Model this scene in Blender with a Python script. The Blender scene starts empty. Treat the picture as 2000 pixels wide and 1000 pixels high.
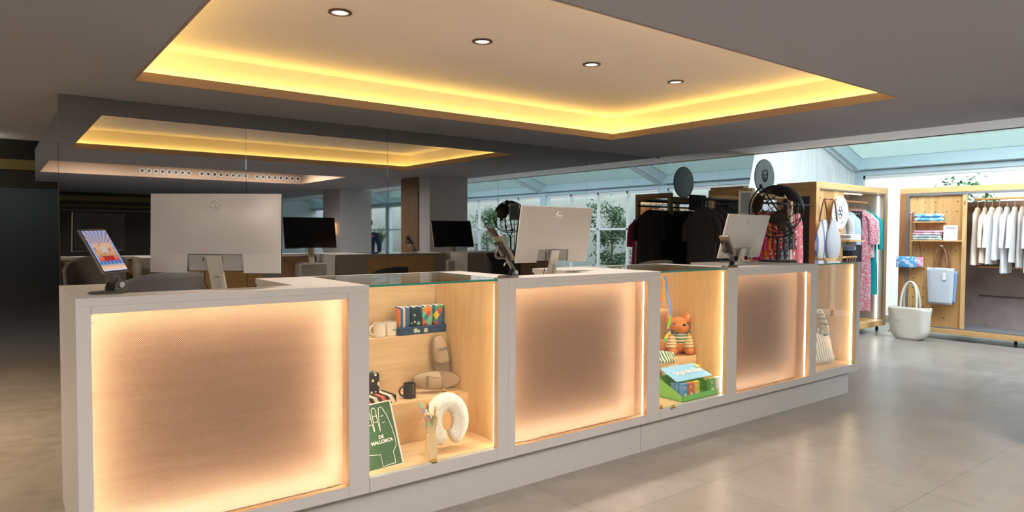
import bpy, bmesh, math, random
import numpy as np
from mathutils import Vector, Matrix, Euler
random.seed(7)
SC = bpy.context.scene
COL = SC.collection
PI = math.pi

# ------------------------------------------------------------------ camera
F_PX = 1318.3
YAW, PITCH, ROLL, CAMH = 37.5769, -1.9301, 0.2391, 1.4593
_y, _p, _r = map(math.radians, (YAW, PITCH, ROLL))
FW = Vector((math.sin(_y)*math.cos(_p), math.cos(_y)*math.cos(_p), math.sin(_p)))
_rt = Vector((math.cos(_y), -math.sin(_y), 0)); _up = _rt.cross(FW)
RT = _rt*math.cos(_r) + _up*math.sin(_r)
UP = -_rt*math.sin(_r) + _up*math.cos(_r)
CAM = Vector((0, 0, CAMH))
cd = bpy.data.cameras.new('camera'); cam = bpy.data.objects.new('camera', cd); COL.objects.link(cam)
cd.sensor_width = 36; cd.lens = F_PX/2000*36; cd.clip_start = .05; cd.clip_end = 200
cam.matrix_world = Matrix(((RT.x, UP.x, -FW.x, 0), (RT.y, UP.y, -FW.y, 0), (RT.z, UP.z, -FW.z, CAMH), (0, 0, 0, 1)))
SC.camera = cam
SC.view_settings.view_transform = 'Standard'; SC.view_settings.look = 'None'
SC.view_settings.exposure = 1.9; SC.view_settings.gamma = 1; SC.view_settings.use_curve_mapping = False

# main levels (metres)
H, H2, YM, YF, ZT = 2.382, 2.583, 5.465, 2.95, 1.21
XE, XE2, XW, YE = 6.394, 8.49, 12.0, 5.72

# ------------------------------------------------------------------ world + big lights
W = bpy.data.worlds.new('World'); SC.world = W; W.use_nodes = True
bg = W.node_tree.nodes['Background']; bg.inputs[0].default_value = (.88, .95, 1.0, 1); bg.inputs[1].default_value = 2.0

def lamp(name, kind, loc, energy, color, rot=(0, 0, 0), **kw):
    d = bpy.data.lights.new(name, kind); d.energy = energy; d.color = color
    for k, v in kw.items(): setattr(d, k, v)
    o = bpy.data.objects.new(name, d); COL.objects.link(o); o.location = loc; o.rotation_euler = rot
    return o
#
# fill lights added up inside the second recess, behind the camera
for (x, y) in ((1.2, -.7), (2.6, -.7), (4.0, -.7)):
    lamp('recess_fill', 'AREA', (x, y, 2.60), 26, (1.0, .90, .80), (0, 0, 0), shape='RECTANGLE', size=1.0, size_y=1.4)
# more added fill, just under the ceiling over the left aisle, out of frame
lamp('aisle_fill', 'AREA', (-1.5, .9, 2.375), 30, (1.0, .89, .79), (0, 0, 0), shape='RECTANGLE', size=1.2, size_y=1.2)
lamp('aisle_fill', 'AREA', (-1.7, 6.0, 2.375), 62, (1.0, .74, .48), (0, 0, 0), shape='RECTANGLE', size=.8, size_y=.8)
# long cool light added to make up daylight, unseen behind the soffit edge
lamp('daylight_fill', 'AREA', (9.25, -2.0, 3.42), 180, (.84, .93, 1.0), (0, 0, 0), shape='RECTANGLE', size=1.1, size_y=13.0)
# light slot at the end of the left corridor
lamp('corridor_lamp', 'AREA', (-.9, 8.2, 2.20), 3.0, (1.0, .86, .66), (PI*.93, 0, 0), shape='RECTANGLE', size=1.6, size_y=.05)

# ------------------------------------------------------------------ picture -> place helpers
def ray(u, v): return FW + RT*((u-1000)/F_PX) - UP*((v-500)/F_PX)
def at(u, v, X=None, Y=None, Z=None):
    d = ray(u, v)
    t = (X/d.x) if X is not None else (Y/d.y) if Y is not None else ((Z-CAMH)/d.z)
    return CAM + d*t
def seen(u, v, X=None, Y=None, Z=None):      # the same for a point seen in the mirrored wall
    p = at(u, v, X, None if Y is None else 2*YM-Y, Z)
    return Vector((p.x, 2*YM-p.y, p.z))

# ------------------------------------------------------------------ node helpers
def mat(name):
    m = bpy.data.materials.new(name); m.use_nodes = True; nt = m.node_tree
    return m, nt, nt.nodes['Principled BSDF'], nt.nodes['Material Output']
def nd(nt, typ, props=None, **ins):
    n = nt.nodes.new(typ)
    for k, v in (props or {}).items(): setattr(n, k, v)
    for k, v in ins.items():
        k2 = int(k[1:]) if k[0] == 'i' and k[1:].isdigit() else k.replace('_', ' ')
        s = n.inputs[k2]
        if isinstance(v, bpy.types.NodeSocket): nt.links.new(v, s)
        else:
            if hasattr(s, 'default_value') and s.type == 'RGBA' and len(v) == 3: v = (*v, 1)
            s.default_value = v
    return n
def mth(nt, op, a, b=0.0, c=None):
    n = nd(nt, 'ShaderNodeMath', {'operation': op}, i0=a, i1=b)
    if c is not None:
        if isinstance(c, bpy.types.NodeSocket): nt.links.new(c, n.inputs[2])
        else: n.inputs[2].default_value = c
    return n.outputs[0]
def mixc(nt, fac, a, b, blend='MIX'):
    n = nt.nodes.new('ShaderNodeMix'); n.data_type = 'RGBA'; n.blend_type = blend
    for s, v in ((n.inputs[0], fac), (n.inputs[6], a), (n.inputs[7], b)):
        if isinstance(v, bpy.types.NodeSocket): nt.links.new(v, s)
        elif s.type == 'RGBA': s.default_value = (*v[:3], 1)
        else: s.default_value = v
    return n.outputs[2]
def ramp(nt, fac, stops, interp='LINEAR'):
    n = nt.nodes.new('ShaderNodeValToRGB'); nt.links.new(fac, n.inputs[0]); cr = n.color_ramp; cr.interpolation = interp
    while len(cr.elements) < len(stops): cr.elements.new(.5)
    for e, (p, c) in zip(cr.elements, stops): e.position = p; e.color = (*c[:3], 1)
    return n.outputs[0]
def coords(nt, scale=(1, 1, 1), loc=(0, 0, 0), rot=(0, 0, 0)):
    tc = nt.nodes.new('ShaderNodeTexCoord')
    mp = nd(nt, 'ShaderNodeMapping', Vector=tc.outputs['Object'], Scale=scale, Location=loc, Rotation=rot)
    return mp.outputs[0]
def geo_coords(nt, scale=(1, 1, 1), loc=(0, 0, 0)):
    g = nt.nodes.new('ShaderNodeNewGeometry')
    return nd(nt, 'ShaderNodeMapping', Vector=g.outputs['Position'], Scale=scale, Location=loc).outputs[0]
def xyz(nt, vec):
    s = nt.nodes.new('ShaderNodeSeparateXYZ'); nt.links.new(vec, s.inputs[0]); return s.outputs
def bump(nt, b, h, strength=.2, dist=.01):
    n = nd(nt, 'ShaderNodeBump', Height=h, Strength=strength, Distance=dist); nt.links.new(n.outputs[0], b.inputs['Normal'])
def plain(name, col, rough=.5, metal=0, bumpy=0, bscale=60, spec=.5, var=0):
    m, nt, b, o = mat(name)
    b.inputs['Base Color'].default_value = (*col, 1); b.inputs['Roughness'].default_value = rough
    b.inputs['Metallic'].default_value = metal; b.inputs['Specular IOR Level'].default_value = spec
    n = nd(nt, 'ShaderNodeTexNoise', Vector=coords(nt), Scale=float(bscale), Detail=4.0)
    if bumpy: bump(nt, b, n.outputs[0], bumpy, .003)
    if var:
        nt.links.new(mixc(nt, n.outputs[0], tuple(c*(1-var) for c in col), tuple(min(1, c*(1+var)) for c in col)), b.inputs['Base Color'])
    return m
def glow(name, col, s):
    m, nt, b, o = mat(name); nt.nodes.remove(b)
    e = nd(nt, 'ShaderNodeEmission', Color=col, Strength=float(s)); nt.links.new(e.outputs[0], o.inputs[0]); return m
def glass(name, tint=(.95, .98, .97), ior=1.45, rough=0.0):
    m, nt, b, o = mat(name); nt.nodes.remove(b)
    t = nd(nt, 'ShaderNodeBsdfTransparent', Color=tint); g = nd(nt, 'ShaderNodeBsdfGlossy', Color=(1, 1, 1), Roughness=rough)
    bk = nt.nodes.new('ShaderNodeNewGeometry').outputs['Backfacing']   # leaving the pane: keep the same ratio (thin sheet)
    f = nd(nt, 'ShaderNodeFresnel', IOR=mth(nt, 'ADD', mth(nt, 'MULTIPLY', bk, 1/ior-ior), ior))
    mx = nt.nodes.new('ShaderNodeMixShader'); nt.links.new(f.outputs[0], mx.inputs[0]); nt.links.new(t.outputs[0], mx.inputs[1]); nt.links.new(g.outputs[0], mx.inputs[2])
    nt.links.new(mx.outputs[0], o.inputs[0]); return m
def wood(name, c1, c2, axis='X', rough=.45, plank=None, knots=False, scale=1.0):
    m, nt, b, o = mat(name)
    st = {'X': (1.2, 14, 14), 'Y': (14, 1.2, 14), 'Z': (14, 14, 1.2)}[axis]
    v = coords(nt, tuple(s*scale for s in st))
    n1 = nd(nt, 'ShaderNodeTexNoise', Vector=v, Scale=1.6, Detail=5.0, Roughness=.6, Distortion=.6)
    n2 = nd(nt, 'ShaderNodeTexNoise', Vector=v, Scale=9.0, Detail=3.0)
    f = mth(nt, 'ADD', mth(nt, 'MULTIPLY', n1.outputs[0], .75), mth(nt, 'MULTIPLY', n2.outputs[0], .25))
    c = ramp(nt, f, [(.34, c1), (.66, c2)])
    if plank:
        s = xyz(nt, coords(nt)); ax, wd = plank
        q = mth(nt, 'FLOOR', mth(nt, 'DIVIDE', s[ax], wd))
        wn = nd(nt, 'ShaderNodeTexWhiteNoise', {'noise_dimensions': '1D'}, W=q)
        c = mixc(nt, mth(nt, 'MULTIPLY', wn.outputs[0], .75), c, (c1[0]*.62, c1[1]*.52, c1[2]*.42))
        fr = mth(nt, 'FRACT', mth(nt, 'DIVIDE', s[ax], wd))
        c = mixc(nt, mth(nt, 'LESS_THAN', fr, .02), c, (c1[0]*.5, c1[1]*.42, c1[2]*.34))
    if knots:
        vo = nd(nt, 'ShaderNodeTexVoronoi', Vector=coords(nt, {'X': (1.5, 5, 5), 'Y': (5, 1.5, 5), 'Z': (5, 5, 1.5)}[axis]), Scale=1.3)
        c = mixc(nt, ramp(nt, vo.outputs[0], [(.05, (.8,)*3), (.10, (0,)*3)]), c, (c1[0]*.35, c1[1]*.22, c1[2]*.15))
    nt.links.new(c, b.inputs['Base Color']); b.inputs['Roughness'].default_value = rough
    bump(nt, b, n2.outputs[0], .06, .002)
    return m
def stripes(name, cols, axis=0, period=.05, rough=.9, warp=0, duty=None, ang=0):
    m, nt, b, o = mat(name); s = xyz(nt, coords(nt, rot=(0, ang, 0)))
    x = s[axis]
    if warp:
        n = nd(nt, 'ShaderNodeTexNoise', Vector=coords(nt), Scale=8.0); x = mth(nt, 'ADD', x, mth(nt, 'MULTIPLY', n.outputs[0], warp))
    fr = mth(nt, 'FRACT', mth(nt, 'DIVIDE', x, period))
    k = len(cols); st = [(i/k if duty is None else duty[i], c) for i, c in enumerate(cols)]
    nt.links.new(ramp(nt, fr, st, 'CONSTANT'), b.inputs['Base Color']); b.inputs['Roughness'].default_value = rough
    return m
def spotted(name, base, dots, scale, size, rough=.9, extra=None):
    m, nt, b, o = mat(name)
    v = nd(nt, 'ShaderNodeTexVoronoi', Vector=coords(nt), Scale=float(scale))
    c = mixc(nt, mth(nt, 'LESS_THAN', v.outputs[0], size), base, dots)
    if extra:
        v2 = nd(nt, 'ShaderNodeTexVoronoi', Vector=coords(nt, loc=(3.1, 1.7, .3)), Scale=float(scale)*extra[1])
        c = mixc(nt, mth(nt, 'LESS_THAN', v2.outputs[0], extra[2]), c, extra[0])
    nt.links.new(c, b.inputs['Base Color']); b.inputs['Roughness'].default_value = rough; return m

# ------------------------------------------------------------------ geometry accumulator
class G:
    def __init__(s): s.v = []; s.f = []; s.M = Matrix()
    def add(s, vs, fs):
        k = len(s.v); s.v += [tuple(s.M @ Vector(p)) for p in vs]; s.f += [tuple(i+k for i in f) for f in fs]; return s
    def box(s, x0, x1, y0, y1, z0, z1, bev=0):
        if bev:
            b = bev
            vs = []
            for z, i in ((z0, b), (z0+b, 0), (z1-b, 0), (z1, b)):
                vs += [(x0+i, y0+b if i == 0 else y0+i, z), (x1-i, y0+b if i == 0 else y0+i, z)]
            # simple chamfered box through bmesh
            bm = bmesh.new(); bmesh.ops.create_cube(bm, size=1)
            for q in bm.verts: q.co = Vector(((x0+x1)/2+q.co.x*(x1-x0), (y0+y1)/2+q.co.y*(y1-y0), (z0+z1)/2+q.co.z*(z1-z0)))
            bmesh.ops.bevel(bm, geom=bm.edges[:], offset=b, segments=2, affect='EDGES', profile=.5)
            bm.verts.ensure_lookup_table(); bm.verts.index_update()
            r = s.add([tuple(q.co) for q in bm.verts], [tuple(q.index for q in f.verts) for f in bm.faces]); bm.free(); return r
        return s.add([(x0, y0, z0), (x1, y0, z0), (x1, y1, z0), (x0, y1, z0), (x0, y0, z1), (x1, y0, z1), (x1, y1, z1), (x0, y1, z1)],
                     [(3, 2, 1, 0), (4, 5, 6, 7), (0, 1, 5, 4), (1, 2, 6, 5), (2, 3, 7, 6), (3, 0, 4, 7)])
    def loft(s, rings, cap=True, close=True):
        n = len(rings[0]); vs = [p for r in rings for p in r]; fs = []
        for i in range(len(rings)-1):
            for j in range(n if close else n-1):
                a, b = i*n+j, i*n+(j+1) % n; fs.append((a, b, b+n, a+n))
        if cap: fs += [tuple(range(n-1, -1, -1)), tuple(range((len(rings)-1)*n, len(rings)*n))]
        return s.add(vs, fs)
    def tube(s, pts, r, n=8, cap=True, closed=False):
        pts = [Vector(p) for p in pts]; rs = r if isinstance(r, (list, tuple)) else [r]*len(pts)
        rings = []; up = None
        for i, p in enumerate(pts):
            if closed: t = pts[(i+1) % len(pts)]-pts[i-1]
            else: t = (pts[min(i+1, len(pts)-1)]-pts[max(i-1, 0)])
            t.normalize()
            if up is None: up = Vector((0, 0, 1)) if abs(t.z) < .9 else Vector((1, 0, 0))
            a = t.cross(up)
            if a.length < 1e-4: a = t.cross(Vector((0, 1, 0)))
            a.normalize(); b = a.cross(t).normalized(); up = b
            rings.append([tuple(p+(a*math.cos(k*2*PI/n)+b*math.sin(k*2*PI/n))*rs[i]) for k in range(n)])
        if closed: rings.append(rings[0]); return s.loft(rings, cap=False)
        return s.loft(rings, cap=cap)
    def cyl(s, p0, p1, r0, r1=None, n=20): return s.tube([p0, p1], [r0, r0 if r1 is None else r1], n)
    def lathe(s, prof, n=24, c=(0, 0, 0), cap=True):
        rings = [[(c[0]+r*math.cos(k*2*PI/n), c[1]+r*math.sin(k*2*PI/n), c[2]+z) for k in range(n)] for r, z in prof]
        return s.loft(rings, cap=cap)
    def ell(s, c, r, n=16, m=10, M=None):
        rings = []
        for i in range(1, m):
            a = PI*i/m
            ring = [Vector((r[0]*math.sin(a)*math.cos(k*2*PI/n), r[1]*math.sin(a)*math.sin(k*2*PI/n), -r[2]*math.cos(a))) for k in range(n)]
            rings.append([tuple(Vector(c)+(M @ q if M else q)) for q in ring])
        return s.loft(rings)
    def prism(s, poly, y0, y1):          # polygon in x,z extruded along y
        n = len(poly); vs = [(x, y0, z) for x, z in poly]+[(x, y1, z) for x, z in poly]
        return s.add(vs, [tuple(range(n)), tuple(range(2*n-1, n-1, -1))]+[(j, j+n, (j+1) % n+n, (j+1) % n) for j in range(n)])
    def grid(s, fn, nu, nv):
        vs = [tuple(fn(i/nu, j/nv)) for j in range(nv+1) for i in range(nu+1)]
        return s.add(vs, [(j*(nu+1)+i, j*(nu+1)+i+1, (j+1)*(nu+1)+i+1, (j+1)*(nu+1)+i) for j in range(nv) for i in range(nu)])
    def make(s, name, m, parent=None, smooth=35, solid=0, sub=0, label=None):
        me = bpy.data.meshes.new(name); me.from_pydata(s.v, [], s.f); me.validate()
        bm = bmesh.new(); bm.from_mesh(me); bmesh.ops.recalc_face_normals(bm, faces=bm.faces); bm.to_mesh(me); bm.free()
        for x in (m if isinstance(m, (list, tuple)) else [m]): me.materials.append(x)
        o = bpy.data.objects.new(name, me); COL.objects.link(o)
        if smooth:
            me.polygons.foreach_set('use_smooth', [True]*len(me.polygons)); me.set_sharp_from_angle(angle=math.radians(smooth))
        if solid: q = o.modifiers.new('solid', 'SOLIDIFY'); q.thickness = solid; q.offset = 0
        if sub: q = o.modifiers.new('sub', 'SUBSURF'); q.levels = sub; q.render_levels = sub
        if parent: o.parent = parent
        if label: o['label'] = label
        return o
def thing(name, label, cat, loc=(0, 0, 0), rz=0, group=None):
    o = bpy.data.objects.new(name, None); COL.objects.link(o); o.location = loc; o.rotation_euler = (0, 0, rz)
    o.empty_display_size = .1
    return tag(o, label, cat, group)
def tag(o, label, cat, group=None):
    o['label'] = label; o['category'] = cat
    if group: o['group'] = group
    return o
def struct(o): o['kind'] = 'structure'; return o
def copy_tree(o, parent=None):
    c = o.copy(); COL.objects.link(c); c.parent = parent
    for ch in [q for q in bpy.data.objects if q.parent == o]: copy_tree(ch, c)
    return c
def text(name, body, size, m, parent, loc, rot=(0, 0, 0), depth=.0006, bold=0):
    cu = bpy.data.curves.new(name, 'FONT'); cu.body = body; cu.size = size; cu.align_x = 'CENTER'; cu.align_y = 'CENTER'; cu.extrude = depth; cu.offset = bold
    t = bpy.data.objects.new(name, cu); COL.objects.link(t); dg = bpy.context.evaluated_depsgraph_get()
    me = bpy.data.meshes.new_from_object(t.evaluated_get(dg)); bpy.data.objects.remove(t); me.materials.clear(); me.materials.append(m)
    o = bpy.data.objects.new(name, me); COL.objects.link(o); o.location = loc; o.rotation_euler = rot; o.parent = parent
    return o

# ------------------------------------------------------------------ materials
M = {}
def floor_mat():
    m, nt, b, o = mat('floor_tile'); T = .849
    p = geo_coords(nt, loc=(-3.310, -2.397, 0)); s = xyz(nt, p)
    fx = mth(nt, 'PINGPONG', s[0], T/2); fy = mth(nt, 'PINGPONG', s[1], T/2)
    # pingpong distance is 0 on a joint and T/2 mid-tile only for even joints, so use fract instead
    fx = mth(nt, 'FRACT', mth(nt, 'DIVIDE', s[0], T)); fy = mth(nt, 'FRACT', mth(nt, 'DIVIDE', s[1], T))
    jw = .0035
    j = mth(nt, 'MAXIMUM', mth(nt, 'LESS_THAN', fx, jw), mth(nt, 'LESS_THAN', fy, jw))
    qx = mth(nt, 'FLOOR', mth(nt, 'DIVIDE', s[0], T)); qy = mth(nt, 'FLOOR', mth(nt, 'DIVIDE', s[1], T))
    wn = nd(nt, 'ShaderNodeTexWhiteNoise', {'noise_dimensions': '1D'}, W=mth(nt, 'ADD', qx, mth(nt, 'MULTIPLY', qy, 17.3)))
    n1 = nd(nt, 'ShaderNodeTexNoise', Vector=p, Scale=1.7, Detail=7.0, Roughness=.6); n2 = nd(nt, 'ShaderNodeTexNoise', Vector=p, Scale=9.0, Detail=6.0, Roughness=.7)
    f = mth(nt, 'ADD', mth(nt, 'MULTIPLY', n1.outputs[0], .6), mth(nt, 'MULTIPLY', n2.outputs[0], .4))
    c = ramp(nt, f, [(.3, (.19, .17, .15)), (.7, (.34, .315, .285))])
    c = mixc(nt, mth(nt, 'MULTIPLY', wn.outputs[0], .18), c, (.2, .18, .16))
    c = mixc(nt, j, c, (.07, .06, .05)); nt.links.new(c, b.inputs['Base Color'])
    nt.links.new(mth(nt, 'ADD', mth(nt, 'MULTIPLY', n2.outputs[0], .18), .22), b.inputs['Roughness'])
    bump(nt, b, mth(nt, 'SUBTRACT', n2.outputs[0], j), .05, .002); return m
M['floor'] = floor_mat()
M['ceil'] = plain('ceiling_paint', (.33, .345, .405), .75, bumpy=.05, bscale=30, var=.06)
M['soffit'] = plain('soffit_white', (.88, .91, .97), .7)
M['cove'] = plain('cove_plaster', (.90, .80, .74), .75)
M['lip'] = plain('cove_lip', (.36, .27, .22), .7)
M['led_y'] = glow('led_yellow', (1.0, .67, .15), 8)
M['led_w'] = glow('led_warm', (1.0, .79, .55), 7)
M['led_p'] = glow('led_panel', (1.0, .86, .69), 24)
M['led_n'] = glow('led_neutral', (1.0, .88, .72), 4)
M['lampdisc'] = glow('lamp_disc', (1.0, .88, .74), .5)
M['metal_dark'] = plain('metal_dark', (.03, .03, .032), .4, .8)
M['metal'] = plain('brushed_metal', (.55, .55, .56), .3, 1)
M['bronze'] = plain('bronze_ring', (.20, .12, .08), .4, .6)
m, nt, b, o = mat('dark_mirror'); b.inputs['Metallic'].default_value = 1; b.inputs['Roughness'].default_value = .015; b.inputs['Base Color'].default_value = (.42, .43, .43, 1); M['mirror'] = m
M['black'] = plain('black_wall', (.008, .009, .008), .35)
M['brass'] = plain('aged_brass_band', (.16, .14, .05), .45, .4)
M['white'] = plain('counter_white', (.46, .45, .45), .42, bumpy=.02, bscale=120)
M['oak'] = wood('oak_veneer', (.62, .40, .20), (.76, .52, .29), 'X')
M['oak_z'] = wood('oak_veneer_upright', (.60, .37, .17), (.74, .48, .24), 'Z')
M['oak_b'] = wood('oak_backing', (.36, .22, .13), (.44, .29, .17), 'X')
M['glass'] = glass('clear_glass'); M['pane'] = glass('window_pane', (.90, .95, .95)); M['roofglass'] = glass('roof_glass', (.30, .35, .335))
M['glass_edge'] = plain('glass_edge_green', (.03, .22, .17), .15)
M['steel_blue'] = plain('frame_paint', (.52, .64, .70), .4)
M['white_paint'] = plain('white_paint', (.8, .8, .79), .5)
M['cream'] = plain('cream_render', (.52, .50, .45), .85, bumpy=.2, bscale=12)
M['pine'] = wood('pine', (.56, .31, .12), (.72, .46, .20), 'X', knots=True)
M['pine_z'] = wood('pine_upright', (.56, .31, .12), (.72, .46, .20), 'Z', knots=True)
M['pine_y'] = wood('pine_along', (.56, .31, .12), (.72, .46, .20), 'Y', knots=True)
M['pine_dark'] = wood('pine_red', (.30, .13, .05), (.42, .20, .08), 'Z')
M['plank_x'] = wood('pine_boards', (.62, .36, .14), (.76, .50, .22), 'Z', plank=(0, .13), knots=True)
M['plank_y'] = wood('pine_boards_side', (.60, .33, .12), (.74, .46, .19), 'Z', plank=(1, .11), knots=True)
def aged():
    m, nt, b, o = mat('aged_board'); n = nd(nt, 'ShaderNodeTexNoise', Vector=coords(nt, (30, 3, 3)), Scale=2.0, Detail=8.0, Roughness=.7)
    n2 = nd(nt, 'ShaderNodeTexNoise', Vector=coords(nt), Scale=4.0, Detail=6.0)
    c = ramp(nt, n2.outputs[0], [(.3, (.23, .17, .155)), (.7, (.38, .30, .28))]); c = mixc(nt, mth(nt, 'MULTIPLY', n.outputs[0], .5), c, (.30, .24, .22))
    nt.links.new(c, b.inputs['Base Color']); b.inputs['Roughness'].default_value = .8; return m
M['aged'] = aged()
def marble():
    m, nt, b, o = mat('marble_veined'); v = coords(nt, (2.6, 1, .45), rot=(0, -.55, 0))
    n = nd(nt, 'ShaderNodeTexNoise', Vector=v, Scale=1.3, Detail=7.0, Roughness=.55, Distortion=.5)
    c = ramp(nt, n.outputs[0], [(.35, (.74, .76, .80)), (.5, (.80, .81, .83)), (.55, (.68, .71, .75)), (.62, (.80, .81, .83))])
    nt.links.new(c, b.inputs['Base Color']); b.inputs['Roughness'].default_value = .25; return m
M['marble'] = marble()
M['stone'] = plain('column_stone', (.52, .54, .58), .45, bumpy=.03, var=.06, bscale=6)
M['walnut'] = wood('walnut', (.16, .09, .05), (.24, .14, .08), 'Z')
def perforated():
    m, nt, b, o = mat('perforated_sheet'); s = xyz(nt, coords(nt)); p, q = .0074, .0045
    v = mth(nt, 'DIVIDE', s[2], q); row = mth(nt, 'FLOOR', v)
    u = mth(nt, 'ADD', mth(nt, 'DIVIDE', s[0], p), mth(nt, 'MULTIPLY', mth(nt, 'MODULO', row, 2.0), .5))
    uu = mth(nt, 'MULTIPLY', mth(nt, 'SUBTRACT', mth(nt, 'FRACT', u), .5), p); vv = mth(nt, 'MULTIPLY', mth(nt, 'SUBTRACT', mth(nt, 'FRACT', v), .5), q*.72)
    d = mth(nt, 'SQRT', mth(nt, 'ADD', mth(nt, 'MULTIPLY', uu, uu), mth(nt, 'MULTIPLY', vv, vv)))
    hole = mth(nt, 'LESS_THAN', d, .00195)
    b.inputs['Base Color'].default_value = (.21, .135, .10, 1); b.inputs['Roughness'].default_value = .4
    t = nd(nt, 'ShaderNodeBsdfTransparent'); mx = nt.nodes.new('ShaderNodeMixShader')
    nt.links.new(hole, mx.inputs[0]); nt.links.new(b.outputs[0], mx.inputs[1]); nt.links.new(t.outputs[0], mx.inputs[2]); nt.links.new(mx.outputs[0], o.inputs[0]); return m
M['perf'] = perforated()
M['silver'] = plain('monitor_silver', (.52, .50, .48), .38, .15)
M['screen'] = plain('screen_black', (.006, .006, .007), .12)
M['logo'] = plain('logo_light', (.8, .79, .76), .3)
M['grey_fabric'] = plain('grey_chair_fabric', (.13, .13, .14), .9, bumpy=.3, bscale=200)
M['black_plastic'] = plain('black_plastic', (.014, .014, .015), .35)
M['gunmetal'] = plain('gunmetal', (.12, .115, .11), .35, .7)
M['white_plastic'] = plain('white_plastic', (.7, .68, .65), .4)
M['leather'] = plain('tan_leather', (.25, .10, .05), .6)
M['label_gold'] = plain('gold_tag', (.72, .42, .12), .35, .5)
M['leaf'] = plain('leaf_green', (.045, .13, .035), .45, var=.35, bscale=5)
M['bark'] = plain('bark', (.16, .11, .07), .9)

# ================================================================== THE ROOM
# ceiling plane with two rectangular openings
C1 = (.703, 4.85, 2.047, 4.683); C2 = (.60, 4.68, -1.80, .30)
def ceil_slab():
    xs = sorted({-5, XE, C1[0], C1[1], C2[0], C2[1]}); ys = sorted({-8, 8.46, C1[2], C1[3], C2[2], C2[3]}); g = G()
    for i in range(len(xs)-1):
        for j in range(len(ys)-1):
            cx, cy = (xs[i]+xs[i+1])/2, (ys[j]+ys[j+1])/2
            if any(c[0] < cx < c[1] and c[2] < cy < c[3] for c in (C1, C2)): continue
            g.box(xs[i], xs[i+1], ys[j], ys[j+1], H, H+.045)
    return g
struct(ceil_slab().make('ceiling', M['ceil'], smooth=0))
def recess(c, top, lipm, wallm, ledm, set_=.10):
    x0, x1, y0, y1 = c; X0, X1, Y0, Y1 = x0-set_, x1+set_, y0-set_, y1+set_; z0 = H+.045; g = G()
    t = .02
    g.box(X0-t, X1+t, Y0-t, Y1+t, top, top+t)
    g.box(X0-t, X0, Y0-t, Y1+t, z0, top); g.box(X1, X1+t, Y0-t, Y1+t, z0, top); g.box(X0, X1, Y0-t, Y0, z0, top); g.box(X0, X1, Y1, Y1+t, z0, top)
    struct(g.make('ceiling', wallm, smooth=0))
    g = G(); w = .012      # trim round the opening
    g.box(x0-w, x1+w, y0-w, y0+.001, H-.002, z0+.012); g.box(x0-w, x1+w, y1-.001, y1+w, H-.002, z0+.012)
    g.box(x0-w, x0+.001, y0, y1, H-.002, z0+.012); g.box(x1-.001, x1+w, y0, y1, H-.002, z0+.012)
    struct(g.make('trim_1' if c is C1 else 'trim_2', lipm, smooth=0))
    if ledm:
        a = thing('led_strip', 'yellow light strip hidden round the large lit ceiling recess', 'light strip', (x0, y0, z0+.001))
        g = G(); q = .055
        for bx in ((-q-.012, x1-x0+q+.012, -q-.012, -q), (-q-.012, x1-x0+q+.012, y1-y0+q, y1-y0+q+.012), (-q-.012, -q, -q, y1-y0+q), (x1-x0+q, x1-x0+q+.012, -q, y1-y0+q)):
            g.box(*bx, 0, .006)
        g.make('light_strip', ledm, a, smooth=0)
recess(C1, 2.612, M['lip'], M['cove'], M['led_y'])
M['peach'] = plain('recess_peach', (.50, .36, .26), .8)
recess(C2, 2.66, M['peach'], M['peach'], None, .02)
# raised white soffit and conservatory step
struct(G().box(XE, XE2+.05, -20, YE+1.5, H2, H2+.05).make('ceiling', M['soffit'], smooth=0))
struct(G().box(XE-.05, XE, -20, 8.4, H+.045, H2+.05).make('ceiling', M['soffit'], smooth=0))
struct(G().box(-6, 16, -26, 19, -.05, 0).make('floor', M['floor'], smooth=0))
# mirrored wall (panel by panel, one surface)
seams = [.23, .359]+[1.580+1.2221*i for i in range(5)]
g = G(); xs = seams+[1.580+1.2221*5]
for i in range(len(xs)-1):
    a, b = xs[i]+.0012, xs[i+1]-.0012; top = H-.001
    if i == 0: g.prism([(a, 1.79), (b, 1.79), (b, 2.27), (a, 1.998)], YM, YM+.02)
    elif xs[i+1] > XE: g.prism([(a, 0), (b, 0), (b, H2-.001), (XE+.001, H2-.001), (XE+.001, top), (a, top)], YM, YM+.02)
    else: g.box(a, b, YM, YM+.02, 0, top)
a = xs[-1]+.0012
g.prism([(a, 0), (8.20, 0), (8.20, 1.6), (8.37, 2.14), (8.49, H2-.001), (a, H2-.001)], YM, YM+.02)
struct(g.make('wall_back', M['mirror'], smooth=0))
g = G(); g.box(.362, 8.2, YM+.021, YM+.10, 0, 1.95)
struct(g.make('wall_back', M['black'], smooth=0))
# far end of the side corridor and the dark wall behind the camera
struct(G().box(-5, 1.2, 8.46, 8.56, 1.90, H+.05).make('wall_corridor', M['black'], smooth=0))
struct(G().box(-5, 4.0, 17.0, 17.1, 0, 3).make('wall_far', M['black'], smooth=0))
struct(G().box(-5, 3.6, -7.9, -7.8, 0, H).make('wall_rear', M['black'], smooth=0))
struct(G().box(-5.1, -5, -8, 17, 0, 3).make('wall_left', M['black'], smooth=0))
struct(G().box(3.5, 3.6, -20, -7.9, 0, H2).make('wall_side', M['stone'], smooth=0))
struct(G().box(3.6, 16, -20.1, -20, 0, 4.2).make('wall_rear', M['stone'], smooth=0))
struct(G().box(3.5, XE, -20, -8, H, H2).make('ceiling', M['ceil'], smooth=0))
struct(G().box(-5, 4.0, 8.46, 17, 2.9, 3).make('ceiling', M['black'], smooth=0))
struct(G().box(1.2, 1.3, YM+.1, 17, 0, 3).make('wall_corridor', M['black'], smooth=0))
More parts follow.
